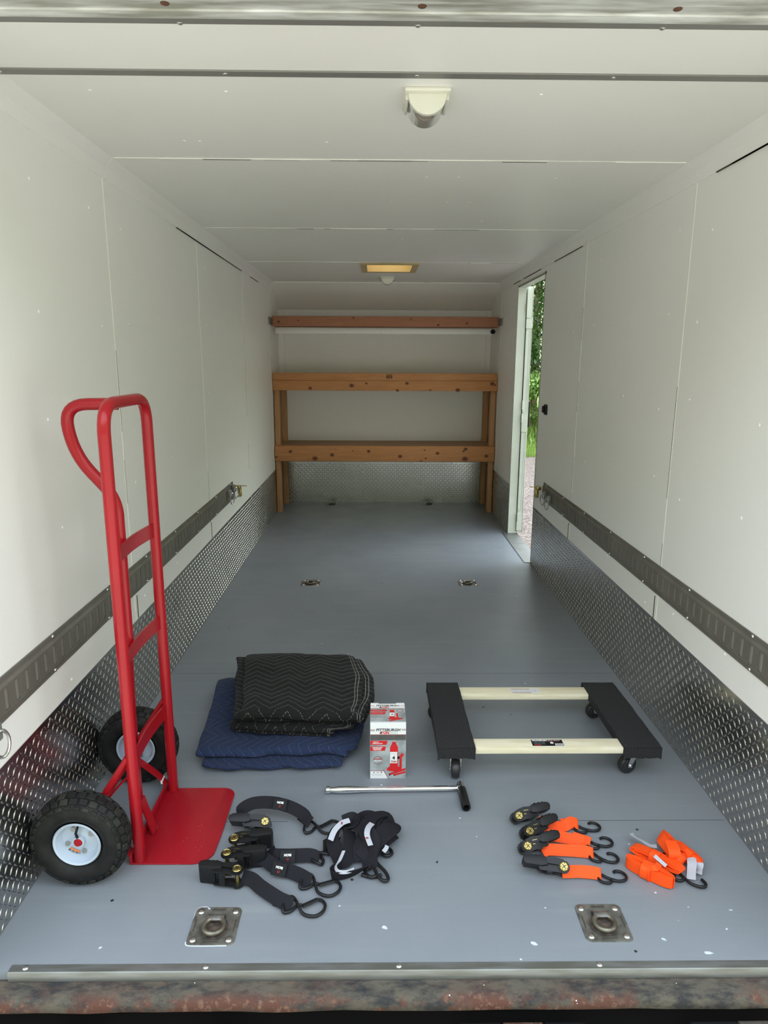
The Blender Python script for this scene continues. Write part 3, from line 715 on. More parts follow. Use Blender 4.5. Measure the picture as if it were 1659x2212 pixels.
def dome_light(x, y, label, s=1):
    t = thing('ceiling_light', label, 'ceiling light', (x, y, H))
    MB().m(m_lamp).box((x-.057*s, y-.075*s, H-.010), (x+.057*s, y+.075*s, H), .004).build('base', t)
    r = .046*s; y0, y1 = y-.062*s, y+.062*s
    hood = MB().m(m_lamp); pr_ = [(-r-.002, 0)]+[(-(r+.002)*math.cos(a*PI/16), -(r+.002)*math.sin(a*PI/16)*1.0) for a in range(1, 16)]+[(r+.002, 0)]
    hood.prism(pr_, 0, .016*s, T(x, y0, H-.010) @ R(PI/2, 'X') @ Matrix.Diagonal((1, 1, -1, 1)), .002)
    hood.build('hood', t)
    vs = []; k = 20; q = MB().m(m_lens)
    for yy, rr in ((y0+.016*s, r), (y1-.012*s, r), (y1-.003*s, r*.86), (y1, r*.5)):
        for a in range(k+1): vs.append((x-rr*math.cos(a*PI/k), yy, H-.010-rr*math.sin(a*PI/k)))
    fs = [(i*(k+1)+j, i*(k+1)+j+1, (i+1)*(k+1)+j+1, (i+1)*(k+1)+j) for i in range(3) for j in range(k)]
    fs.append(tuple(3*(k+1)+j for j in range(k+1)))
    q.add(vs, fs).build('lens', t)
    MB().m(m_bolt).box((x-.018*s, y0+.03*s, H-.030), (x+.018*s, y1-.03*s, H-.010), .003).build('bulb_holder', t)
    for sx in (-1, 1): MB().m(m_lamp).box((x+sx*.050*s-.004, y0+.01, H-.022), (x+sx*.050*s+.004, y1-.004, H-.010), .002).build('side_rib', t)
dome_light(.042, 1.93, 'white dome light with clear lens, nearest one on the ceiling')
dome_light(.008, 5.80, 'small white dome light at the far end behind the tan vent')

# ------------------------------------------------------------ floor tie-down rings
def floor_ring():
    t = thing('floor_ring', '', 'tie-down ring', (0, 0, 0), None)
    def rr(hx, r, n=5, hy=None):
        hy = hy or hx; out = []
        for cx, cy, a0 in ((hx-r, hy-r, 0), (-hx+r, hy-r, 1), (-hx+r, -hy+r, 2), (hx-r, -hy+r, 3)):
            for k in range(n+1): a = (a0+k/n)*PI/2; out.append((cx+r*math.cos(a), cy+r*math.sin(a)))
        return out
    outer = rr(.0585, .014, 5); mb = MB().m(m_pan); N = len(outer)
    def ring_at(f, z): return [(math.cos(2*PI*(i+.5)/N)*f, math.sin(2*PI*(i+.5)/N)*f-.004, z) for i in range(N)]
    loops = [[(x*1.0, y*1.0, 0) for x, y in outer], [(x*.985, y*.985, .003) for x, y in outer], ring_at(.043, .0035), ring_at(.038, .0015), ring_at(.034, .0006)]
    vs = [p for L in loops for p in L]; fs = []
    for a in range(4):
        for i in range(N): fs.append((a*N+i, a*N+(i+1) % N, (a+1)*N+(i+1) % N, (a+1)*N+i))
    mb.add(vs, fs); mb.m(m_panrustshade).add(loops[-1], [tuple(range(N))])
    mb.m(m_crack)
    for x0, x1, y0, y1 in ((-.018, .018, .0475, .0495), (-.018, .018, -.0505, -.0485), (-.0505, -.0480, -.018, .018), (.0480, .0505, -.018, .018)): mb.box((x0, y0, .002), (x1, y1, .0042))
    mb.build('pan', t)
    mb = MB().m(m_ring).tube([(math.cos(a*PI/16)*.0245, math.sin(a*PI/16)*.0245-.008, .0095) for a in range(32)], (.0062, .0062), 10, closed=True); mb.build('ring', t)
    mb = MB().m(m_pan).tube([(-.019, .030, .006), (-.019, .024, .010), (-.019, .016, .013), (-.019, .008, .0145)], .001, 4)
    mb = MB().m(m_pan); pts = [(.034, .0045), (.030, .0090), (.022, .0150), (.012, .0160), (.006, .0125)]
    V_ = []; 
    for y, z in pts:
        for x in (-.0205, .0205): V_ += [(x, y, z), (x, y, z-.003)]
    F_ = []
    for i in range(len(pts)-1):
        a = i*4; b = a+4; F_ += [(a, a+2, b+2, b), (a+1, b+1, b+3, a+3), (a, b, b+1, a+1), (a+2, a+3, b+3, b+2)]
    F_ += [(0, 1, 3, 2), (16, 18, 19, 17)]
    mb.add(V_, F_).build('strap_clip', t)
    for sx in (-1, 1):
        for sy in (-1, 1): MB().m(m_zinc).dome((sx*.0435, sy*.0435, .0032), .0085, .0036, seg=14).build('bolt', t)
    for o in t.children: o.data.name = o.name
    return t
ring0 = floor_ring(); chips = MB().m(m_chip)
for i, (x, y, z, lab, g) in enumerate([
        (-.4815, 1.447, 0, 'steel tie-down ring in a square floor pan, nearest one on the left', None),
        (.489, 1.451, 0, 'steel tie-down ring in a square floor pan, nearest one on the right', None),
        (-.492, 4.136, PI, 'steel floor ring on left mid-floor, level with the start of the wall tracks', None),
        (.500, 4.137, PI, 'steel floor ring on right mid-floor, level with the start of the wall tracks', None),
        (-.51, 6.56, 0, 'floor ring in shadow under the shelves, left one', None),
        (.44, 6.58, 0, 'floor ring in shadow under the shelves, right one', None)]):
    o = ring0 if i == 0 else copy_tree(ring0); o.location = (x, y, 0); o['_org'] = (x, y, 0); o.rotation_euler.z = z if i < 2 else 0
    o['label'] = lab
pr0 = MB().m(m_chip).tube(catmull([(-.5385, 1.470, .001), (-.5385, 1.495, .0012), (-.531, 1.5045, .0012), (-.515, 1.5065, .0012), (-.506, 1.498, .0035)], 5), (.0022, .0014), 6, up=(1, 0, 0))
pr0.tube(catmull([(-.541, 1.40, .0008), (-.539, 1.392, .0008), (-.528, 1.388, .0008), (-.49, 1.3875, .0008), (-.44, 1.388, .0008)], 4), (.0016, .001), 6, up=(1, 0, 0))
ring0['_org'] = (-.4815, 1.447, 0); pr0.build('paint_smear', ring0)['label'] = 'pale blue paint smeared on the rim'
# white paint chips near the rings
rnd = random.Random(11)
for k, (x, y) in enumerate([(.355, 1.50), (.62, 1.40), (.71, 1.36), (.79, 1.43), (.66, 1.55), (-.74, 1.385), (.30, 1.39), (.725, 1.50), (-.175, 1.51), (.26, 1.345), (-.06, 1.44), (.83, 1.49)]):
    c = thing('paint_chip', '', 'paint chip', (x, y, 0), 'paint chips on the floor near the rear edge'); s = rnd.uniform(.0025, .006); a0 = rnd.uniform(0, PI)
    c['label'] = 'small flake of white paint lying on the grey floor near the rear edge'
    MB().m(m_chip).prism([(math.cos(a)*s*(1.4 if j % 2 else .8)*1.3*math.cos(a0)**2+math.cos(a)*s*.4, math.sin(a)*s*rnd.uniform(.6, 1)) for j, a in enumerate([i*PI/3 for i in range(6)])], 0.0002, .0009, T(x, y, 0) @ R(a0, 'Z')).build('flake', c, smooth=0)
flm = MB().m(m_crack).box((-.99, 1.842, 0), (-.35, 1.8435, .0003)).box((.35, 1.842, 0), (.99, 1.8435, .0003)).box((-.99, 2.857, 0), (.99, 2.8583, .0003))
flm.m(m_floor)
struct(flm.build('trim_9', smooth=0), 'thin joint lines between the floor sheets')

# ------------------------------------------------------------ hand truck
ht = thing('hand_truck', 'red steel hand truck with looped handle and two pneumatic tyres', 'hand truck', (-.74, 1.83, 0))
RX, RY0, RY1 = -.742, 1.675, 1.998
hoop = [(RX, RY0, .006), (RX-.002, RY0, 1.268), (RX-.002, RY1-.004, 1.268), (RX, RY1, .006)]
MB().m(m_red).tube(fillet(hoop, [0, .075, .075, 0], 10), .0158, 18, up=(1, 0, 0)).build('frame', ht)
YM = 1.805
ph = [(RX-.012, YM, 1.262), (-.915, YM, 1.256), (-.905, YM, 1.135), (-.775, YM, .985), (-.777, YM, .90), (-.774, YM, .570)]
ph = fillet([ph[0], (-.897, YM, 1.260), (-.876, YM, 1.128), (-.776, YM, 1.010), ph[5]], [0, .078, .06, .045, 0], 8)
rl = [.0158]*len(ph); rl[-1] = (.013); MB().m(m_red).tube(ph, rl, 16, up=(0, 1, 0)).build('loop_handle', ht)
def flat(p, w, t, side, mt=m_red, nm='strap', par=None, k=6):
    """flat steel bar along p, width along side"""
    mb = MB().m(mt).ribbon(p, w, th=t, side=side, k=k); return mb.build(nm, par or ht, smooth=30)
for z, h in ((.880, .042), (.590, .042), (.294, .046)):
    p = [(RX, RY0+.010, z), (RX-.008, RY0+.06, z), (RX-.014, (RY0+RY1)/2, z), (RX-.008, RY1-.06, z), (RX, RY1-.010, z)]
    flat(p, h, .005, (0, 0, 1), nm='cross_bar')
flat([(-.770, 1.792, .60), (-.774, 1.790, .40), (-.774, 1.790, .12), (-.768, 1.792, .085)], .044, .005, (0, 1, 0), nm='centre_strap')
flat([(-.768, 1.792, .115), (-.756, 1.792, .07), (-.738, 1.792, .008)], .036, .005, (0, 1, 0), nm='centre_brace')
# toe plate with rounded outer corners and upturned heel
tp = []
for cx, cy, a0, r in ((-.605, 1.962, 0, .045), ):
    pass
pl = [(-.762, 1.662), (-.60, 1.662)] + [(-.60+.058*math.sin(a), 1.720-.058*math.cos(a)) for a in [i*PI/16 for i in range(1, 9)]] + [(-.540, 1.80), (-.538, 1.955)]
pl = [(-.762, 1.660)] + [(-.598+.06*math.sin(i*PI/20), 1.720-.06*math.cos(i*PI/20)) for i in range(0, 9)] + [(-.5375, 1.775)] + [(-.5775+.04*math.cos(i*PI/16), 1.966+.04*math.sin(i*PI/16)) for i in range(0, 9)] + [(-.762, 2.006)]
MB().m(m_redw).prism(pl, .0012, .0052, bev=.0008).box((-.766, 1.660, .001), (-.760, 2.006, .030), .001).build('toe_plate', ht)
# axle and its braces
AX, AZ = -.868, .128
MB().m(m_red).cyl((AX, 1.585, AZ), (AX, 2.105, AZ), .0085, 16).build('axle', ht)
for y, ye, s in ((1.672, RY0, 1), (2.000, RY1, -1)):
    MB().m(m_red).tube([(AX, y, AZ-.012), (AX+.012, y, AZ+.035), (-.752, ye, .325)], [(.009, .0125)]*3, 12).build('brace_tube', ht)
    flat([(AX+.015, y+s*.018, AZ+.020), (-.80, ye+s*.020, .215), (-.756, ye+s*.020, .262)], .012, .005, (0, 1, 0), nm='brace_rod')
    flat([(AX, y, AZ-.004), (-.79, ye, .06), (-.762, ye, .022)], .026, .005, (0, 1, 0), nm='lower_brace')
    MB().m(m_white).box((-.777, ye-.0135, .034), (-.771, ye+.0135, .046), M=I4).build('price_label', ht, smooth=0)['label'] = 'small white paper label on the brace'
    q = MB().m(m_red).box((AX-.018, y-.012, AZ-.022), (AX+.018, y+.012, AZ+.022), .006).build('axle_bracket', ht)
def wheel(yc, face, lab):
    """axis along y; face = -1 when the photo sees its outer side"""
    R0 = .129
    w = bpy.data.objects.new('wheel', None)
    A = T(AX, yc, AZ) @ R(PI/2, 'X')          # local z -> -y
    rim = MB().m(m_rim)
    pr_ = [(.0695, .030), (.0665, .033), (.0615, .030), (.056, .012), (.052, .007), (.030, .006), (.0185, .011), (.0165, .022), (.0125, .022), (.0125, -.022),
           (.0165, -.022), (.0185, -.011), (.030, -.006), (.052, -.007), (.056, -.012), (.0615, -.030), (.0665, -.033), (.0695, -.030)]
    rim.lathe([(a*.91, b_) for a, b_ in pr_], A, 48)
    rim.m(m_redp).lathe([(.0, .024), (.0095, .024), (.0095, -.024), (0, -.024)], A, 20)
    o = rim.build('wheel', ht); o['label'] = lab
    ty = MB().m(m_tire); n = 20; sec = []
    for i in range(n+1):
        a = -.88*PI + 1.76*PI*i/n
        sec.append((.0925+.0345*math.cos(a), .0425*math.sin(a)))
    sec = [(.0610, -.027)]+sec+[(.0610, .027)]; ty.lathe(sec, A, 64)
    N = 30
    for j in range(N):
        for row, (z0, z1, r_, off) in enumerate(((-.012, .012, .1275, 0), (.015, .031, .1235, .5), (-.031, -.015, .1235, .5), (.031, .0405, .1120, 0), (-.0405, -.031, .1120, 0))):
            a = 2*PI*(j+off)/N; hw = .0105 if row < 3 else .0085
            tilt = 0 if row == 0 else (.55 if row in (1,) else -.55 if row == 2 else (1.15 if row == 3 else -1.15))
            M = A @ R(a, 'Z') @ T(r_, 0, (z0+z1)/2) @ R(-tilt, 'Y')
            ty.m(m_tire if (j*7+row) % 3 else m_tireL).box((-.004, -hw, -(z1-z0)/2), (.0022, hw, (z1-z0)/2), .0012, M, 1)
    ty.build('tyre', o, origin=ht['_org'])
    s = 1
    for k in range(4):
        a = .52+k*1.48; MB().m(m_bolt).tube([(0, 0, s*.006), (0, 0, s*.0125)], .0068, 6, M=A @ R(a, 'Z') @ T(.0355, 0, 0)).build('bolt', o, origin=ht['_org'])
    if face < 0: MB().m(m_blk).tube([(.016, .002, s*.0235), (.030, .006, s*.026), (.044, .006, s*.014)], [.0035, .0035, .0028], 10, M=A @ R(PI/2 - .15, 'Z')).build('valve_stem', o, origin=ht['_org'])
    if face < 0:
        st = MB(); z = .0078
        for r0, r1, mt in ((.0345, .0395, m_navy), (.0395, .0455, m_orange)):
            vs = []
            for i in range(9):
                a = -PI*.76+i*.092
                vs += [(r1*1.02*math.cos(a), -(-r1)*0 + r1*math.sin(a), z+.0008), (r0*math.cos(a), r0*math.sin(a), z+.0004)]
            st.m({m_navy: m_orange, m_orange: m_navy}[mt]).add(vs, [(2*i, 2*i+1, 2*i+3, 2*i+2) for i in range(8)], A)
        st.m(m_white)
        for rr in (.0446, .0427, .0410):
            vs = []
            for i in range(9):
                a = -PI*.735+i*.082
                vs += [(rr*math.cos(a), rr*math.sin(a), z+.0011), ((rr-.0006)*math.cos(a), (rr-.0006)*math.sin(a), z+.0011)]
            st.add(vs, [(2*i, 2*i+1, 2*i+3, 2*i+2) for i in range(8) if i % 3 != 2 or rr > .0445], A)
        st.build('warning_label', o, smooth=0, origin=ht['_org'])['label'] = 'orange and navy warning label'
    return o
def fix_sub(o): pass
wheel(1.611, -1, 'nearer wheel with black tyre and pale rim'); wheel(2.064, -1, 'farther wheel with black tyre and pale rim')

# ------------------------------------------------------------ moving blankets
def blanket(name, lab, mt, FL, FR, BR, BL, z0, dz, passes, seed, wav=.006, bulge=0, nu=44, group=None, lay=None):
    rnd = random.Random(seed)
    t_ = thing(name, lab, 'moving blanket', (*((Vector(FL)+Vector(FR)+Vector(BR)+Vector(BL))/4), z0), group)
    FL, FR, BR, BL = [Vector((*p, 0)) for p in (FL, FR, BR, BL)]
    wid = (FR-FL).length; dep = (BL-FL).length
    path = []; s = 0; nw = 26; prof = []
    ins = lay or [(rnd.uniform(0, .05), rnd.uniform(0, .03), rnd.uniform(-.012, .012), rnd.uniform(-.012, .012)) for k in range(passes)]
    # path of (w, z, pass) : even passes run front->back seen from below, turning upward
    for p in range(passes):
        f0, b0, _, _ = ins[p]; z = z0+dz*(p+.5)
        back = (p % 2 == 1) if passes % 2 == 0 else (p % 2 == 0)
        # last pass must end at the back so the visible front shows a fold
        w_a, w_b = (f0, 1-b0) if (passes-1-p) % 2 == 0 else (1-b0, f0)
        for i in range(nw+1):
            path.append((w_a+(w_b-w_a)*i/nw, z, p))
        if p < passes-1:
            front = w_b < .5; f2 = ins[p+1][0] if front else 1-ins[p+1][1]
            for j in range(1, 6):
                a = -PI/2+PI*j/6; ext = dz*.62/dep*math.cos(a)*(-1 if front else 1)
                path.append((w_b+(f2-w_b)*j/6+ext, z+dz/2+math.sin(a)*dz/2, p+j/6))
    vs, uvs, fs = [], [], []; n = len(path)
    L = [0]
    for i in range(1, n): L.append(L[-1]+math.hypot((path[i][0]-path[i-1][0])*dep, path[i][1]-path[i-1][1]))
    topz = z0+dz*passes
    for i, (w, z, p) in enumerate(path):
        k = min(int(p), passes-1); l0, r0 = ins[k][2], ins[k][3]
        for j in range(nu+1):
            u = j/nu; uu = l0/wid + u*(1+(r0-l0)/wid)
            a = FL.lerp(FR, uu); b = BL.lerp(BR, uu); q = a+(b-a)*w
            if bulge: q.x += bulge*max(0, uu-.7)/.3*math.sin(max(0, min(1, w))*PI)
            h = (z-z0)/(topz-z0)
            ed_ = min(u, 1-u)*wid; ef = min(max(w, 0), 1)*dep; eb = (1-min(max(w, 0), 1))*dep
            sag = (math.exp(-ed_/.028)*.30+math.exp(-ef/.035)*.16+math.exp(-eb/.035)*.3)*(topz-z0)*h*.62
            nz = noise.noise(Vector((q.x*5+seed, q.y*5, seed*1.7)))*wav*2*h + noise.noise(Vector((q.x*16, q.y*16+seed, p*.6)))*wav*.6
            q.x += noise.noise(Vector((w*4, p*2.1+seed, u*2)))*wav*1.6; q.y += noise.noise(Vector((u*5+seed, p*1.3, 7)))*wav*2.6
            vs.append(Vector((q.x, q.y, max(z0+.002, z+nz-sag)))); uvs.append(((u-1)*wid, L[i]))
    for i in range(n-1):
        for j in range(nu): fs.append((i*(nu+1)+j, i*(nu+1)+j+1, (i+1)*(nu+1)+j+1, (i+1)*(nu+1)+j))
    ob = MB().m(mt).add(vs, fs).build('folded_cloth', t_, smooth=180, uvs=uvs)
    so = ob.modifiers.new('thickness', 'SOLIDIFY'); so.thickness = dz*.72; so.offset = 0
    ss = ob.modifiers.new('soft', 'SUBSURF'); ss.levels = 0; ss.render_levels = 1
    return t_, ob
blanket('moving_blanket', 'blue quilted moving blanket folded beneath the black ones', m_blueq, (-.700, 2.125), (-.180, 2.135), (-.120, 2.60), (-.745, 2.70), .001, .0165, 4, 3, .007,
        lay=[(.00, .02, .10, -.03), (-.055, .0, .02, -.015), (.03, .0, 0, -.0), (.07, .0, .0, .03)])
blanket('moving_blanket', 'black moving blanket folded thin, lying on the blue one', m_blackq, (-.602, 2.232), (-.180, 2.188), (-.14, 2.62), (-.640, 2.66), .071, .0170, 3, 9, .005,
        lay=[(.0, .0, .02, -.055), (.012, .0, 0, -.05), (.025, .0, 0, .02)])
blanket('moving_blanket', 'black moving blanket with zigzag stitching, topmost of the pile', m_blackq, (-.550, 2.205), (-.152, 2.190), (-.176, 2.665), (-.628, 2.69), .123, .0225, 3, 14, .006, bulge=.036,
        lay=[(.02, .0, -.035, .03), (.01, .0, -.03, .03), (.0, .0, .0, .0)])

# ------------------------------------------------------------ boxed bottle jack
BX0, BX1, BYF, BYB, BH = -.1005, .0185, 2.062, 2.196, .2045
jb = thing('jack_box', 'white red and grey carton of a four ton bottle jack', 'box', ((BX0+BX1)/2, BYF, 0))
cb = MB().m(m_white).box((BX0, BYF, 0), (BX1, BYB, BH), .0012)
cb.m(m_greyp)
cb.box((BX0-.0003, BYF+.001, .001), (BX0+.001, BYB-.001, .155))
cb.build('carton', jb, smooth=0)
MB().m(m_white).box((BX0+.001, BYB-.012, BH), (BX0+.028, BYB-.001, BH+.003)).box((BX1-.03, BYB-.012, BH), (BX1-.001, BYB-.001, BH+.003)).build('flap', jb, smooth=0)
def art(mb, P, w, h, band, lower, m_w):
    """printed design; P(x, y, lift) maps 0..w, 0..h to the face"""
    def quad(pts, mt, z): mb.m(mt).add([P(x, y, z) for x, y in pts], [tuple(range(len(pts)))])
    def rect(x0, x1, y0, y1, mt, z): quad([(x0, y0), (x1, y0), (x1, y1), (x0, y1)], mt, z)
    def tx(s_, size, x, y, mt, z, **k):
        m2 = MB().m(mt).text(s_, size, I4, **k); mb.m(mt).add([P(x+v.x, y+v.y, z) for v in m2.v], m2.f)
    return rect, quad, tx
fa = MB(); w, h = BX1-BX0, BH
P = lambda x, y, z: (BX0+x, BYF-.0003-z*.0002, y)
rect, quad, tx = art(fa, P, w, h, 0, 0, 0)
rect(.0005, w-.0005, .001, .162, m_greyp, 0); rect(.0005, w-.0005, .1622, .1640, m_redd, 0)
rect(.0005, w-.0005, .143, .162, m_dkg, .4)
rect(.0005, .016, .1812, .1822, m_redd, 1); rect(.0005, .016, .1787, .1797, m_navy, 1); rect(.0005, .015, .1762, .1772, m_redd, 1)
rect(w-.015, w-.0005, .1832, .1842, m_redd, 1); rect(w-.015, w-.0005, .1807, .1817, m_navy, 1); rect(w-.014, w-.0005, .1782, .1792, m_redd, 1)
tx('PITTSBURGH', .0132, w*.5, .1803, m_blk, 1.5, bold=.00035, shear=.18, sx=1.06)
tx('4', .0128, w*.285, .1695, m_blk, 1.5, bold=.0006, shear=.1); tx('TON', .0125, w*.415, .1695, m_redp, 1.5, bold=.0007)
tx('HEAVY DUTY', .0045, w*.655, .1722, m_teal, 1.5); tx('BOTTLE JACK', .0045, w*.66, .1668, m_teal, 1.5)
quad([(.0005, .126), (.054, .126), (.058, .141), (.0005, .141)], m_redp, 1); quad([(.0005, .104), (.049, .104), (.053, .120), (.0005, .120)], m_redp, 1)
tx('BUILT-IN', .0045, .019, .1358, m_white, 2, bold=.0002); tx('BUMPER SUPPORT', .0042, .0245, .1308, m_white, 2, bold=.0002)
tx('EXTENSION SCREW', .0038, .0245, .1162, m_white, 2, bold=.0002); tx('FOR ADJUSTING', .0038, .0235, .1120, m_white, 2, bold=.0002); tx('RAISED HEIGHT', .0038, .0235, .1078, m_white, 2, bold=.0002)
circ = [(.0255+.0145*math.cos(a), .069+.0150*math.sin(a)) for a in [i*PI/12 for i in range(24)]]
quad(circ, m_redd, 1); quad([(.0255+(x-.0255)*.9, .069+(y-.069)*.9) for x, y in circ], m_greyp, 1.4)
tx('ALL-DAY', .006, .0255, .0735, m_redp, 2, bold=.0003); tx('JOB PACK', .006, .0255, .0665, m_white, 2, bold=.0003)
# pictured jack
quad([(.057, .030), (.095, .024), (.104, .036), (.098, .045), (.066, .047), (.056, .038)], m_redp, 1.2)
rect(.066, .093, .043, .117, m_redp, 1.4); quad([(.066, .117), (.093, .117), (.086, .131), (.073, .131)], m_redp, 1.4); rect(.073, .086, .130, .137, m_redp, 1.5); rect(.074, .085, .1295, .1310, m_redd, 1.7)
rect(.0665, .0905, .058, .100, m_white, 1.9); tx('BOTTLE JACK', .0035, .0785, .093, m_teal, 2.2); tx('4', .0165, .0785, .0775, m_blk, 2.2, bold=.0008); tx('TON', .0085, .0785, .0635, m_redd, 2.2, bold=.0005)
rect(.098, .106, .036, .078, m_redp, 1.4); quad([(.094, .080), (.100, .072), (.113, .088), (.107, .097)], m_redp, 1.6); quad([(.0945+.0042*math.cos(a), .0785+.0055*math.sin(a)) for a in [i*PI/6 for i in range(12)]], m_blk, 1.9)
quad([(.064, .012), (.064, .020), (w-.0005, .0405), (w-.0005, .032)], m_redp, 2.4); quad([(.080, .010), (.080, .017), (w-.0005, .029), (w-.0005, .022)], m_redp, 2.4); rect(.063, .067, .012, .0195, m_blk, 2.6); rect(.079, .082, .010, .0165, m_blk, 2.6)
quad([(.0005, .001), (.062, .001), (.047, .030), (.0005, .030)], m_redd, 1.8); quad([(.0005, .001), (.060, .001), (.0455, .0285), (.0005, .0285)], m_white, 2)
tx('MAX. LIFT 8000 LB.', .0042, .024, .0120, m_text, 2.3); tx('INCLUDES HANDLE', .0042, .022, .0168, m_text, 2.3)
quad([(.011, .0215), (.016, .0215), (.0125, .0265)], m_redd, 2.3); rect(.023, .029, .0225, .0245, m_redd, 2.3); rect(.036, .0395, .0215, .0265, m_redd, 2.3)
fa.build('front_print', jb, smooth=0)
fa = MB(); hh = BYB-BYF
P = lambda x, y, z: (BX0+x, BYF+y, BH+.0002+z*.00015)
rect, quad, tx = art(fa, P, w, hh, 0, 0, 0)
rect(.0005, w-.0005, .010, .100, m_greyp, 0); rect(.0005, w-.0005, .098, .100, m_redd, .5)
rect(.0005, .015, .1165, .119, m_redd, 1); rect(w-.015, w-.0005, .1185, .121, m_redd, 1)
tx('PITTSBURGH', .0132, w*.5, .1175, m_blk, 1.5, bold=.00035, shear=.18, sx=1.06); tx('4', .0125, w*.285, .106, m_blk, 1.5, bold=.0006); tx('TON', .0125, w*.415, .106, m_redp, 1.5, bold=.0006)
quad([(.0005, .078), (.054, .078), (.058, .090), (.0005, .090)], m_redp, 1); quad([(.0005, .058), (.049, .058), (.053, .073), (.0005, .073)], m_redp, 1)
tx('BUILT-IN BUMPER', .0042, .0245, .084, m_white, 2); tx('EXTENSION SCREW', .0042, .0245, .0655, m_white, 2); tx('MAX. 8000 LB.', .005, .022, .030, m_white, 2)
rect(.066, .082, .024, .088, m_redp, 1.2); rect(.066, .081, .046, .070, m_white, 1.6); tx('4', .012, .0735, .058, m_blk, 2, bold=.0005)
quad([(.060, .026), (.100, .022), (.100, .036), (.064, .040)], m_redp, 1.1); rect(.088, .094, .030, .066, m_redp, 1.3); quad([(.064, .012), (.064, .019), (.110, .036), (.110, .029)], m_redp, 1.7)
circ = [(.1005+.0105*math.cos(a), .082+.012*math.sin(a)) for a in [i*PI/12 for i in range(24)]]
quad(circ, m_redd, 1); quad([(.1005+(x-.1005)*.88, .082+(y-.082)*.88) for x, y in circ], m_greyp, 1.3); tx('JOB PACK', .0040, .1005, .082, m_white, 1.8)
fa.build('top_print', jb, smooth=0)

# ------------------------------------------------------------ breaker bar and socket
bb = thing('breaker_bar', 'chrome breaker bar lying on the floor below the jack carton', 'wrench', (-.03, 1.984, 0))
BA = T(-.243, 1.980, .0135) @ R(math.radians(1.1), 'Z') @ R(PI/2, 'Y')
L_ = .434
MB().m(m_chrome).lathe([(0, 0), (.0100, .0004), (.0110, .003), (.0110, .012), (.0078, .016), (.0086, .024), (.0106, .04), (.0112, .065), (.0104, .088), (.0095, .092), (.0095, .094), (.0104, .096), (.0104, .099), (.0095, .101), (.0100, .103), (.0100, .106), (.0085, .112), (.0083, .20), (.0083, .395), (.0070, .41), (.0068, L_), (0, L_)], BA, 28).build('handle', bb)
MB().m(m_redd).text('CHROME VANADIUM', .006, T(-.02, 1.9765, .0225) @ R(1.0, 'X')).build('engraving', bb, smooth=0)
MB().m(m_chrome).cyl((.196, 2.012, .0145), (.1965, 1.985, .0145), .0112, 20, bev=.002).box((.182, 1.984, .006), (.200, 1.999, .024), .003).build('swivel_head', bb)
sk = thing('impact_socket', 'long black impact socket fitted on the breaker bar end', 'socket', (.198, 1.93, 0))
q = T(.1975, 1.982, .0148) @ R(math.radians(2), 'Z') @ R(PI/2, 'X')
MB().m(m_chrome).lathe([(.0075, -.002), (.0135, -.002), (.0135, .002), (.0075, .002)], q, 24, True).build('bright_collar', sk)
MB().m(m_socket).lathe([(.008, .002), (.0130, .002), (.0140, .006), (.0142, .094), (.0130, .0965), (.0098, .0965), (.0096, .070), (0, .069)], q, 28).build('socket_body', sk)

# ------------------------------------------------------------ dolly
dy = thing('moving_dolly', 'wooden moving dolly with carpet-covered ends on swivel casters', 'dolly', (.49, 2.27, 0))
for y0, y1, lb in ((2.046, 2.106, 0), (2.418, 2.482, 1)):
    MB().m(m_board).box((.15, y0, .101), (.84, y1, .122), .002).build('cross_board', dy)
for xa0, xa1, xb0, xb1 in ((.124, .248, .119, .243), (.742, .868, .737, .863)):
    mb = MB().m(m_carpet); nx_, ny_ = 8, 26; vs = []; fs = []
    def CP(u, v):
        y = 2.042+(2.510-2.042)*v; x0 = xa0+(xb0-xa0)*v; x1 = xa1+(xb1-xa1)*v; return x0+(x1-x0)*u, y
    secs = [(0, -.0, .098), (-.004, 0, .100), (-.004, 0, .122), (0, 0, .128), (.06, 0, .1305), (.5, 0, .131), (.94, 0, .1305), (1, 0, .128), (1.004, .002, .122), (1.004, .002, .100), (1, 0, .098)]
    for j in range(ny_+1):
        v = j/ny_
        for k_, (u, _, z) in enumerate(secs):
            x, y = CP(u, v); nn = noise.noise(Vector((x*30, y*30, z*20)))*.0012
            ee = min(v, 1-v)*.468; drop = .004*math.exp(-ee/.006) if z > .125 else 0
            vs.append((x+nn, y, z-drop+nn*.6))
    m_ = len(secs)
    for j in range(ny_):
        for k_ in range(m_): fs.append((j*m_+k_, j*m_+(k_+1) % m_, (j+1)*m_+(k_+1) % m_, (j+1)*m_+k_))
    fs += [tuple(range(m_-1, -1, -1)), tuple(ny_*m_+k_ for k_ in range(m_))]
    mb.add(vs, fs)
    # ragged carpet flap wrapped over each short end
    for v, sy in ((0, -1), (1, 1)):
        x0, y = CP(0, v); x1, _ = CP(1, v); pts = []
        for k_ in range(13):
            x = x0+(x1-x0)*k_/12; pts.append((x, y+sy*.003, .126)); pts.append((x, y+sy*.004, .089+rnd.uniform(-.002, .002)-(.006 if k_ in (0, 12) else 0)))
        n0 = [(2*k_, 2*k_+1, 2*k_+3, 2*k_+2) for k_ in range(12)]
        mb.add(pts+[(p[0], p[1]-sy*.006, p[2]) for p in pts], n0+[tuple(26+i for i in f[::-1]) for f in n0]+[(0, 26, 27, 1), (24, 25, 51, 50)]+[(2*k_+1, 27+2*k_, 29+2*k_, 2*k_+3) for k_ in range(12)])
    mb.build('carpet_pad', dy, smooth=35)
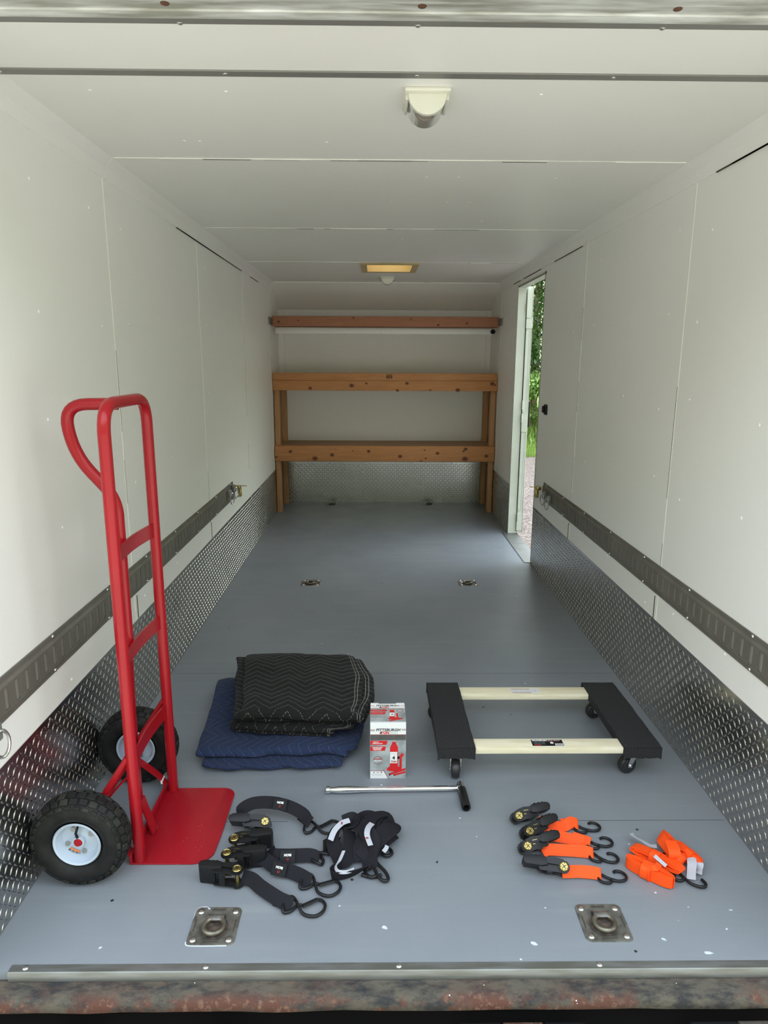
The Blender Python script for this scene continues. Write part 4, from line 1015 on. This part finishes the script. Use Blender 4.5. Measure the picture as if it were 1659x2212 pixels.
def caster(x, y, a):
    M = T(x, y, 0) @ R(a, 'Z'); r = .0325
    f = MB().m(m_zinc).box((-.030, -.026, .0955), (.030, .026, .0985), .001, M).tube([(0, 0, .082), (0, 0, .096)], .019, 18, M=M)
    for s in (-1, 1):
        poly = [(-.014, .086), (.016, .086), (.034, .040), (.033, .028), (.022, .026), (.012, .044)]
        f.prism(poly, -.0012, .0012, M @ T(0, s*.0175, 0) @ R(PI/2, 'X'), .0003)
    f.box((-.014, -.0185, .083), (.016, .0185, .087), .001, M).tube([(.024, -.0225, r), (.024, .0225, r)], .0048, 6, M=M)
    f = f.build('caster', dy)
    MB().m(m_rubber).lathe([(.006, -.0145), (.020, -.0145), (.023, -.0120), (.0285, -.0130), (.0315, -.009), (.0325, 0), (.0315, .009), (.0285, .0130), (.023, .0120), (.020, .0145), (.006, .0145)], M @ T(.024, 0, r) @ R(PI/2, 'X'), 32).build('wheel', f, origin=dy['_org'])
caster(.190, 2.095, math.radians(-96)); caster(.800, 2.105, math.radians(200)); caster(.800, 2.470, math.radians(195)); caster(.178, 2.455, math.radians(185))
# labels on the boards
LB = MB(); z = .1223
def lrect(x0, x1, y0, y1, mt, k=0): LB.m(mt).add([(x0, y0, z+k*.0001), (x1, y0, z+k*.0001), (x1, y1, z+k*.0001), (x0, y1, z+k*.0001)], [(0, 1, 2, 3)])
def ltx(s_, size, x, y, mt, k=4, **kw): LB.m(mt).text(s_, size, T(x, y, z+k*.0001), **kw)
lrect(.441, .549, 2.058, 2.0985, m_white); lrect(.442, .548, 2.059, 2.0975, m_blk, 1)
ltx('FRANKLIN', .0105, .471, 2.0915, m_white, bold=.0006); ltx('1000 LB. CAPACITY', .0052, .519, 2.0920, m_white, bold=.0002); ltx("MOVER'S DOLLY", .0052, .517, 2.0862, m_redp)
lrect(.447, .472, 2.062, 2.0655, m_redp, 3)
for k in range(4): ltx('WARNING: READ ALL SAFETY', .0029, .468, 2.0815-k*.0042, m_text)
LB.m(m_white).add([(.510+.006*math.cos(a*PI/8), 2.0775+.006*math.sin(a*PI/8), z+.0004) for a in range(16)], [tuple(range(16))])
lrect(.519, .546, 2.0605, 2.0735, m_white, 4)
for k in range(13): lrect(.521+k*.00185, .521+k*.00185+(.0011 if k % 3 else .0006), 2.062, 2.072, m_blk, 5)
LB.build('black_label', dy, smooth=0)['label'] = 'black printed label on the front board'
LB = MB(); lrect(.444, .554, 2.430, 2.468, m_white); lrect(.447, .520, 2.4625, 2.4655, m_redd, 2); lrect(.447, .520, 2.4330, 2.4360, m_redd, 2)
for k in range(5): ltx('DO NOT EXCEED WEIGHT CAPACITY. INSPECT BEFORE EVERY USE', .0027, .4835, 2.4575-k*.0046, m_text, 3)
for k in range(4): ltx('ITEM 58314', .0042, .537, 2.460-k*.0065, m_text, 3)
LB.build('white_label', dy, smooth=0)['label'] = 'white printed warning label on the rear board'

# ------------------------------------------------------------ ratchet straps
def ratchet(t, M, wd, grip_col, flip=1, L=.085):
    """frame, grip, spool and gears; gear end at x=0, grip towards +x; dropped onto the floor"""
    parts = []
    hw = wd/2; rg = .0165
    fr_ = MB().m(m_black)
    for s in (-1, 1):
        poly = [(rg*math.cos(a), .018+rg*math.sin(a)) for a in [PI*.35+i*PI*1.3/10 for i in range(11)]]+[(.020, .005), (.062, .008), (.068, .016), (.060, .026), (.030, .028)]
        fr_.prism(poly, -.0013, .0013, T(0, s*hw, 0) @ R(PI/2, 'X'), .0003)
        # toothed gear disc outside the frame
        gp = [((rg*1.02 if i % 2 else rg*.86)*math.cos(i*PI/13), .018+(rg*1.02 if i % 2 else rg*.86)*math.sin(i*PI/13)) for i in range(26)]
        fr_.prism(gp, -.001, .001, T(0, s*(hw+.0032), 0) @ R(PI/2, 'X'))
    fr_.tube([(.062, -hw-.003, .017), (.062, hw+.003, .017)], .0035, 10).tube([(.045, -hw, .012), (.045, hw, .012)], .003, 8)
    fr_.box((.030, -hw, .004), (.046, hw, .007), .001)
    parts.append(('ratchet_frame', fr_))
    lv = MB().m(m_black)
    for s in (-1, 1):
        lv.prism([(-.012, .010), (.0, .036), (.020, .040), (.052, .038), (.058, .026), (.014, .022), (.006, .010)], -.001, .001, T(0, s*(hw+.0055), 0) @ R(PI/2, 'X'))
    lv.m(m_brass).box((.018, -hw-.0068, .029), (.033, -hw-.0060, .0305)).box((.016, -hw-.0068, .019), (.024, -hw-.0060, .0205)).box((.018, -.006, .026), (.036, .006, .0285), .001)
    lv.tube([(.040, -hw+.004, .030), (.040, hw-.004, .030)], .0028, 8)
    parts.append(('lever', lv))
    gp = MB().m(m_grip)
    poly = [(.042, .020), (.046, .041), (.060, .0445), (.095, .0445), (.106, .040), (.108, .030), (.103, .021), (.06, .017)]
    gp.prism(poly, -hw-.008, hw+.008, R(PI/2, 'X'), .0035)
    for k in range(3): gp.box((.058+k*.012, -hw-.006, .0440), (.063+k*.012, hw+.006, .0462), .0008)
    parts.append(('grip', gp))
    sp = MB().m(m_brass)
    for s in (-1, 1): sp.tube([(0, s*(hw-.001), .018), (0, s*(hw+.0075), .018)], .0050, 14)
    sp.prism([(.006*math.cos(a), .006*math.sin(a)) for a in [i*PI/8 for i in range(6)]], -hw, hw, T(0, 0, .018) @ R(PI/2, 'X'))
    sp.prism([(.006*math.cos(a), .006*math.sin(a)) for a in [PI+i*PI/8 for i in range(6)]], -hw, hw, T(0, 0, .018) @ R(PI/2, 'X'))
    parts.append(('spool', sp))
    for s in (-1, 1):
        dk = MB().m(m_brass); MM = T(0, s*(hw+.0062), .018) @ R(-s*PI/2, 'X')
        dk.lathe([(0, .0022), (.0066, .0022), (.0072, .0012), (.0100, .0012), (.0108, .0022), (.0122, .0008), (.0122, 0)], MM, 22)
        dk.m(m_black).box((-.006, -.0010, .0020), (.006, .0010, .0026), 0, MM @ R(.6, 'Z')).box((-.0010, -.006, .0020), (.0010, .006, .0026), 0, MM @ R(.6, 'Z'))
        for k in range(7): dk.box((.0078, -.0008, .0010), (.0102, .0008, .0016), 0, MM @ R(k*2*PI/7, 'Z'))
        parts.append(('gear_cap', dk))
    for _, p in parts: p.xf(M)
    dz = min(p.minz() for _, p in parts)
    for nm, p in parts: p.xf(T(0, 0, .0015-dz)); p.build(nm, t, smooth=30)
def wire_hook(t, pts, r, z=None, name='hook', k=5, mt=None):
    MB().m(mt or m_black).tube(catmull(pts, k), r, 10, up=(0, 0, 1)).build(name, t)
def shook(org, ang, s=1, z=.007, r=.0036, flip=1):
    """orange-strap hook: triangular eye at the origin then an open hook along +x"""
    p = [(.012, -.004), (.002, .010), (-.008, .013), (-.016, .006), (-.015, -.006), (-.006, -.014), (.008, -.013), (.020, -.004)]
    eye = [(.030, -.008), (.012, .0), (-.002, .013), (-.014, .014), (-.016, .003), (-.010, -.012), (.004, -.017), (.014, -.015), (.018, -.006)]
    hk = [(.010, .002), (.026, -.008), (.044, -.010), (.058, -.004), (.063, .010), (.055, .023), (.042, .027), (.034, .023)]
    c, s_ = math.cos(ang), math.sin(ang)
    f = lambda P: [Vector((org[0]+s*(x*c-flip*y*s_), org[1]+s*(x*s_+flip*y*c), z+.001*abs(y)*20*.02)) for x, y in P]
    return f(eye), f(hk)
def fig8(org, ang, s=1, z=.007, flip=1):
    c, s_ = math.cos(ang), math.sin(ang)
    eye = [(.028, .004), (.014, -.002), (.004, -.018), (-.012, -.024), (-.018, -.014), (-.014, .012), (-.004, .024), (.008, .016), (.022, -.006), (.034, -.022), (.052, -.030), (.072, -.028), (.086, -.012), (.088, .008), (.078, .022), (.066, .026)]
    f = lambda P, dz=0: [Vector((org[0]+s*(x*c-flip*y*s_), org[1]+s*(x*s_+flip*y*c), z+(.005 if 3 < i < 9 else 0)+dz)) for i, (x, y) in enumerate(P)]
    return f(eye), f([(.032, -.004), (.046, .006), (.066, .021)], .004)
def sewn(t, lp, d, a, w, mt):
    """webbing end folded round the hook eye and stitched back under itself"""
    h = Vector((-d.y, d.x, 0)); sd_ = h*math.cos(a)+Vector((0, 0, 1))*math.sin(a); nn = d.cross(sd_)
    if nn.z > 0: nn = -nn
    P0 = Vector(lp)
    pts = [P0-d*.004, P0+d*.004, P0+d*.009+nn*.003, P0+d*.005+nn*.007, P0-d*.010+nn*.006, P0-d*.042+nn*.003]
    MB().m(mt).ribbon(pts, w*.97, 0, .0018, side=sd_).build('sewn_loop', t)
# black ones: (label, ratchet placement, webbing, hook)
def black_strap(lab, gear, ang, roll, path, tilt, hook_org, hook_ang, flip=1, tagpos=None):
    t = thing('ratchet_strap', lab, 'ratchet strap', (*path[0][:2], 0), 'black ratchet straps laid out on the floor')
    M = T(gear[0], gear[1], 0) @ R(ang, 'Z') @ R(roll, 'X') @ T(0, 0, -.018)
    ratchet(t, M, .040, None)
    MB().m(m_web).ribbon(path, .036, tilt, .0022).build('webbing', t)
    lp = path[-1]; d = Vector(lp)-Vector(path[-2]); d.z = 0; d.normalize()
    sewn(t, lp, d, tilt[-1], .034, m_web)
    e_, lt = fig8(hook_org, hook_ang, 1, flip=flip)
    MB().m(m_black).tube(catmull(e_, 4), .0042, 10, up=(0, 0, 1)).build('hook', t)
    MB().m(m_grip).tube(lt, [(.0040, .0062)]*3, 8, up=(0, 0, 1)).build('hook_latch', t)
    if tagpos:
        (cx, cy, cz), ta, tt = tagpos
        MM = T(cx, cy, cz) @ R(ta, 'Z') @ R(tt, 'X')
        tg = MB().m(m_blk).box((-.021, -.0168, 0), (.021, .0168, .0010), .0004, MM)
        tg.m(m_white).text('IRON', .0082, MM @ T(0, .005, .0014) @ R(PI, 'Z'), bold=.0004)
        tg.m(m_redp).tube([(.0030*math.cos(a)*.75, -.0048-.0036*math.sin(a)*1.0, .0013) for a in [PI*(-.2)+i*PI*1.4/10 for i in range(11)]], .0006, 6, M=MM)
        tg.build('sewn_label', t, smooth=0)['label'] = 'black sewn label lettered in white and red'
    return t
K = math.radians
black_strap('black ratchet strap, topmost of the four in the photo, arching over its ratchet', (-.408, 1.793), K(183), K(50), [(-.478, 1.815, .030), (-.488, 1.835, .045), (-.455, 1.853, .056), (-.400, 1.858, .055), (-.345, 1.848, .048), (-.302, 1.830, .036), (-.286, 1.812, .026)],
            [.8, .8, .8, .8, .8, .8, .8], (-.278, 1.806), K(4), 1, ((-.372, 1.846, .0575), K(-10), K(48)))
black_strap('black ratchet strap second from the top, hook bent up towards the bundle', (-.482, 1.702), K(6), K(-80), [(-.385, 1.700, .016), (-.370, 1.672, .022), (-.335, 1.668, .022), (-.300, 1.670, .021), (-.268, 1.672, .020), (-.250, 1.668, .018)],
            [.5, .75, .8, .8, .8, .8], (-.246, 1.674), K(58), 1, ((-.327, 1.661, .0235), K(2), K(48)))
black_strap('black ratchet strap third from the top, its gear touching the second ratchet', (-.490, 1.640), K(2), K(-88), [(-.420, 1.664, .022), (-.390, 1.650, .026), (-.360, 1.628, .022), (-.325, 1.614, .021), (-.290, 1.598, .020), (-.265, 1.582, .018)],
            [.6, .7, .8, .8, .8, .8], (-.262, 1.583), K(-16), 1, ((-.344, 1.612, .0245), K(-18), K(48)))
black_strap('black ratchet strap lowest of the four, lying by the floor ring', (-.450, 1.578), K(176), K(88), [(-.440, 1.590, .020), (-.412, 1.578, .022), (-.385, 1.553, .021), (-.355, 1.530, .020), (-.328, 1.512, .018), (-.305, 1.502, .016)],
            [.8, .8, .75, .7, .7, .7], (-.300, 1.505), K(-5), 1)

def orange_strap(lab, gear, ang, roll, path, tilt, hook_org, hook_ang, flip=1):
    t = thing('ratchet_strap', lab, 'ratchet strap', (*path[0][:2], 0), 'orange ratchet straps laid out on the floor')
    M = T(gear[0], gear[1], 0) @ R(ang, 'Z') @ R(roll, 'X') @ T(0, 0, -.018)
    ratchet(t, M, .032, None)
    MB().m(m_weborange).ribbon(path, .031, tilt, .0018).build('webbing', t)
    lp = path[-1]; d = Vector(lp)-Vector(path[-2]); d.z = 0; d.normalize()
    sewn(t, lp, d, tilt[-1], .030, m_weborange)
    e_, h_ = shook(hook_org, hook_ang, 1.0, flip=flip)
    MB().m(m_black).tube(catmull(e_, 4), .0038, 10, up=(0, 0, 1)).tube(catmull(h_, 5), .0040, 10, up=(0, 0, 1)).build('hook', t)
    return t
orange_strap('orange ratchet strap, topmost of the four, twisted near its hook', (.345, 1.822), K(14), K(-48), [(.405, 1.812, .024), (.425, 1.800, .018), (.455, 1.796, .016), (.483, 1.798, .014), (.503, 1.806, .022), (.518, 1.806, .017)],
             [.9, .8, .7, .5, 1.0, .9], (.530, 1.795), K(2))
orange_strap('orange ratchet strap second from the top, its webbing widening before the hook', (.360, 1.752), K(24), K(-48), [(.405, 1.752, .016), (.428, 1.748, .022), (.460, 1.744, .019), (.495, 1.738, .016), (.520, 1.734, .014), (.530, 1.728, .016)],
             [.4, .9, .8, .7, .9, 1.0], (.545, 1.727), K(3))
orange_strap('orange ratchet strap third from the top, with the longest straight webbing', (.342, 1.690), K(16), K(-48), [(.392, 1.690, .012), (.408, 1.692, .019), (.445, 1.690, .019), (.485, 1.688, .018), (.512, 1.686, .017), (.526, 1.684, .015)],
             [.4, .8, .85, .85, .85, .8], (.538, 1.676), K(-16))
orange_strap('orange ratchet strap lowest of the four, its ratchet turned the other way', (.427, 1.607), K(175), K(52), [(.425, 1.606, .018), (.450, 1.606, .019), (.480, 1.606, .019), (.505, 1.604, .018), (.522, 1.602, .016)],
             [.85, .85, .85, .85, .8], (.537, 1.594), K(0))

def coil(M, la, lb, turns, w, name, t, mt, th=.0022, step=.0032, seed=1):
    """racetrack spiral of webbing; width along local z"""
    rnd = random.Random(seed); pts = []; n = int(turns*16)
    for i in range(n+1):
        a = 2*PI*i/16; k = i/16*step; ra, rb = la-k, max(lb-k, .002)
        c, s = math.cos(a), math.sin(a); e = .62
        x = (abs(c)**e)*math.copysign(1, c)*ra; y = (abs(s)**.9)*math.copysign(1, s)*rb
        pts.append((x+rnd.uniform(-.0006, .0006), y+rnd.uniform(-.0006, .0006), rnd.uniform(-.0008, .0008)))
    MB().m(mt).ribbon(pts, w, 0, th, k=3, side=(0, 0, 1)).xf(M).build(name, t)
def wrap(M, a, b, w, name, t, mt, th=.002):
    pts = [(0, a*math.cos(q)*(1 if abs(math.cos(q)) > .3 else 1), b*math.sin(q)) for q in [i*2*PI/14 for i in range(14)]]
    pts = [(0, math.copysign(abs(y/a)**.6, y)*a, math.copysign(abs(z/b)**.6, z)*b) for _, y, z in pts]
    MB().m(mt).ribbon(pts, w, 0, th, k=4, closed=True, side=(1, 0, 0)).xf(M).build(name, t)
def flag(t, pts, mt=m_offw, nm='paper_tag', wd=.02, tilt=.5): MB().m(mt).ribbon(pts, wd, tilt, .0006).build(nm, t, smooth=60)
grp = 'coiled orange straps on the floor'
# the four coils
b1 = thing('coiled_strap', 'orange strap coil lying on its edge, nearest of the coils', 'strap', (.662, 1.606, 0), grp)
M1 = T(.664, 1.606, .019) @ R(K(-44), 'Z')
coil(M1, .066, .0165, 4.5, .032, 'coiled_webbing', b1, m_weborange, seed=2)
wrap(M1 @ T(-.006, 0, 0) @ R(.1, 'Z'), .0215, .0195, .026, 'wrap_band', b1, m_weborange)
wrap(M1 @ T(.009, 0, .0005) @ R(-.35, 'Z'), .0225, .0205, .012, 'wrap_band', b1, m_weborange)
MB().m(m_weborange).ribbon([Vector((.660, 1.596, .038)), Vector((.672, 1.590, .042)), Vector((.684, 1.600, .040)), Vector((.690, 1.610, .040))], .016, .5, .0018).build('loose_end', b1)
b2 = thing('coiled_strap', 'orange strap coil lying flat-side up behind the nearest coil', 'strap', (.70, 1.665, 0), grp)
M2 = T(.704, 1.655, .0185) @ R(K(-43), 'Z') @ R(K(78), 'X')
coil(M2, .072, .0135, 3.5, .032, 'coiled_webbing', b2, m_weborange, seed=3)
wrap(M2 @ T(-.004, 0, 0), .0172, .0190, .024, 'wrap_band', b2, m_weborange)
flag(b2, [(.722, 1.700, .022), (.705, 1.706, .020), (.690, 1.722, .022), (.672, 1.735, .026), (.664, 1.745, .030)], wd=.022, tilt=[.2, .3, .4, .5, .4])
flag(b2, [(.690, 1.640, .040), (.700, 1.625, .036), (.712, 1.612, .030)], wd=.010, tilt=.6, nm='paper_tag')
b3 = thing('coiled_strap', 'orange strap coil standing on end behind the small white tags', 'strap', (.752, 1.70, 0), grp)
M3 = T(.762, 1.690, .0235) @ R(K(96), 'Z') @ R(K(28), 'X')
coil(M3, .056, .021, 5, .032, 'coiled_webbing', b3, m_weborange, seed=5)
wrap(M3 @ T(-.018, 0, 0), .0245, .0205, .030, 'wrap_band', b3, m_weborange)
MB().m(m_weborange).ribbon([Vector((.748, 1.655, .010)), Vector((.747, 1.640, .034)), Vector((.748, 1.650, .050)), Vector((.752, 1.685, .052))], .033, 0, .0018, side=(1, 0, 0)).build('loose_end', b3)
b4 = thing('coiled_strap', 'orange strap coil leaning at the right end of the pile, with crumpled white tags', 'strap', (.80, 1.65, 0), grp)
M4 = T(.797, 1.668, .019) @ R(K(-68), 'Z') @ R(K(-20), 'X')
coil(M4, .045, .013, 3.5, .030, 'coiled_webbing', b4, m_weborange, seed=6)
wrap(M4 @ T(.008, 0, 0), .0165, .0178, .022, 'wrap_band', b4, m_weborange)
flag(b4, [(.795, 1.645, .030), (.789, 1.625, .028), (.780, 1.606, .016), (.773, 1.590, .006)], wd=.024, tilt=[.3, .2, .5, .3])
flag(b4, [(.806, 1.642, .026), (.812, 1.628, .026), (.806, 1.614, .016), (.800, 1.606, .010)], wd=.018, tilt=[.6, .1, .7, .2])
hk = [(.742, 1.622), (.752, 1.600), (.762, 1.575), (.779, 1.561), (.796, 1.560), (.803, 1.572), (.799, 1.586)]
MB().m(m_black).tube(catmull([(x, y, .009) for x, y in hk], 5), .0042, 10, up=(0, 0, 1)).tube(catmull([(.744, 1.640, .008), (.738, 1.612, .008), (.728, 1.592, .007), (.742, 1.584, .007), (.756, 1.592, .008)], 5), .0040, 10, up=(0, 0, 1)).build('hook', b4)
MB().m(m_black).tube(catmull([(.812, 1.675, .010), (.828, 1.668, .010), (.830, 1.650, .010), (.818, 1.640, .010)], 5), .004, 10, up=(0, 0, 1)).build('hook', b3)
MB().m(m_black).tube(catmull([(.700, 1.690, .006), (.722, 1.680, .006), (.742, 1.690, .006)], 5), .0038, 10, up=(0, 0, 1)).build('hook', b2)

# black bundle
b5 = thing('strap_bundle', 'heap of loosely bundled black strap webbing with white care tags', 'strap', (-.13, 1.70, 0))
def wb(pts, tilt, w=.042, nm='webbing', side=None): MB().m(m_web).ribbon(pts, w, tilt, .0024, k=7, side=side).build(nm, b5)
# long arched loops running from upper right to lower left
for k, (dx, dy_, h) in enumerate(((0, 0, .056), (.012, .006, .050), (.022, -.004, .046), (.004, .012, .042))):
    wb([(-.040+dx*.3, 1.775+dy_, .020), (-.055+dx*.2, 1.800+dy_, h), (-.095+dx, 1.772+dy_, h+.006), (-.110+dx, 1.725+dy_, h), (-.125+dx, 1.680+dy_, h*.7), (-.120+dx, 1.655+dy_, .016)], [.5, .3, .2, .2, .3, .4], .044)
# right rounded loop
wb([(-.120, 1.655, .020), (-.085, 1.690, .048), (-.050, 1.730, .052), (-.030, 1.768, .042), (-.048, 1.795, .030), (-.075, 1.780, .026)], [.5, .4, .35, .4, .5, .5], .050)
wb([(-.110, 1.665, .016), (-.070, 1.705, .034), (-.040, 1.738, .036), (-.030, 1.760, .026)], [.6, .6, .6, .6], .046)
# left standing loop
wb([(-.125, 1.765, .030), (-.165, 1.778, .048), (-.195, 1.752, .046), (-.205, 1.712, .036), (-.188, 1.664, .026), (-.176, 1.648, .022), (-.158, 1.660, .026), (-.155, 1.700, .040), (-.160, 1.740, .046)], [.6, .5, .45, .5, .7, .9, .7, .5, .4], .040)
wb([(-.190, 1.735, .014), (-.198, 1.700, .020), (-.176, 1.655, .018), (-.156, 1.680, .022), (-.150, 1.740, .030)], [1.2, 1.2, 1.2, 1.2, 1.2], .034)
# top small ring of webbing
wb([(-.178, 1.775, .052), (-.150, 1.782, .058), (-.138, 1.762, .056), (-.150, 1.742, .052), (-.172, 1.744, .050)], [.7, .9, 1.0, .9, .7], .032)
# diagonal fold across the middle
wb([(-.175, 1.790, .030), (-.140, 1.760, .056), (-.110, 1.715, .066), (-.092, 1.680, .050), (-.098, 1.650, .024), (-.095, 1.625, .012)], [.2, .2, .25, .3, .4, .6], .046)
wb([(-.150, 1.800, .020), (-.115, 1.806, .044), (-.085, 1.790, .050), (-.065, 1.770, .048)], [.3, .3, .3, .3], .040)
# lower left loop with white edge
wb([(-.098, 1.632, .020), (-.130, 1.606, .022), (-.165, 1.594, .020), (-.196, 1.592, .020), (-.202, 1.606, .020), (-.188, 1.622, .021), (-.178, 1.640, .022)], [.8, 1.1, 1.3, 1.4, 1.4, 1.3, 1.2], .030)
flag(b5, [(-.170, 1.655, .048), (-.180, 1.628, .040), (-.190, 1.606, .038), (-.182, 1.590, .036), (-.160, 1.590, .034), (-.140, 1.600, .034)], wd=.010, tilt=[.3, .3, .9, 1.2, 1.3, 1.2], nm='care_tag')
flag(b5, [(-.210, 1.700, .046), (-.200, 1.728, .056), (-.180, 1.752, .062), (-.158, 1.762, .064)], wd=.016, tilt=[.35, .3, .3, .3], nm='care_tag')
flag(b5, [(-.096, 1.660, .060), (-.106, 1.685, .074), (-.103, 1.710, .078), (-.092, 1.738, .072)], wd=.016, tilt=[.2, .15, .15, .2], nm='care_tag')
flag(b5, [(-.060, 1.672, .030), (-.052, 1.682, .034), (-.050, 1.690, .036)], wd=.012, tilt=[.3, .4, .5], nm='care_tag')
tg = MB().m(m_redd).box((-.1815, 1.744, .0640), (-.1785, 1.754, .0650)).box((-.110, 1.672, .0735), (-.102, 1.675, .0745)).build('tag_stripe', b5, smooth=0)
for P_ in ([(-.085, 1.625, .014), (-.075, 1.600, .012), (-.060, 1.585, .010), (-.048, 1.592, .010), (-.055, 1.615, .012), (-.075, 1.640, .016), (-.085, 1.655, .020)],
           [(-.095, 1.640, .016), (-.110, 1.618, .010), (-.095, 1.600, .009), (-.076, 1.606, .010)],
           [(-.070, 1.690, .012), (-.050, 1.680, .010), (-.036, 1.690, .010), (-.042, 1.706, .012), (-.060, 1.704, .014)],
           [(-.120, 1.612, .007), (-.100, 1.604, .007), (-.080, 1.604, .007), (-.066, 1.610, .008)]):
    MB().m(m_black).tube(catmull(P_, 5), .0048, 10, up=(0, 0, 1)).build('hook', b5)

bpy.context.view_layer.update()
for o in bpy.data.objects:
    if '_org' in o: del o['_org']
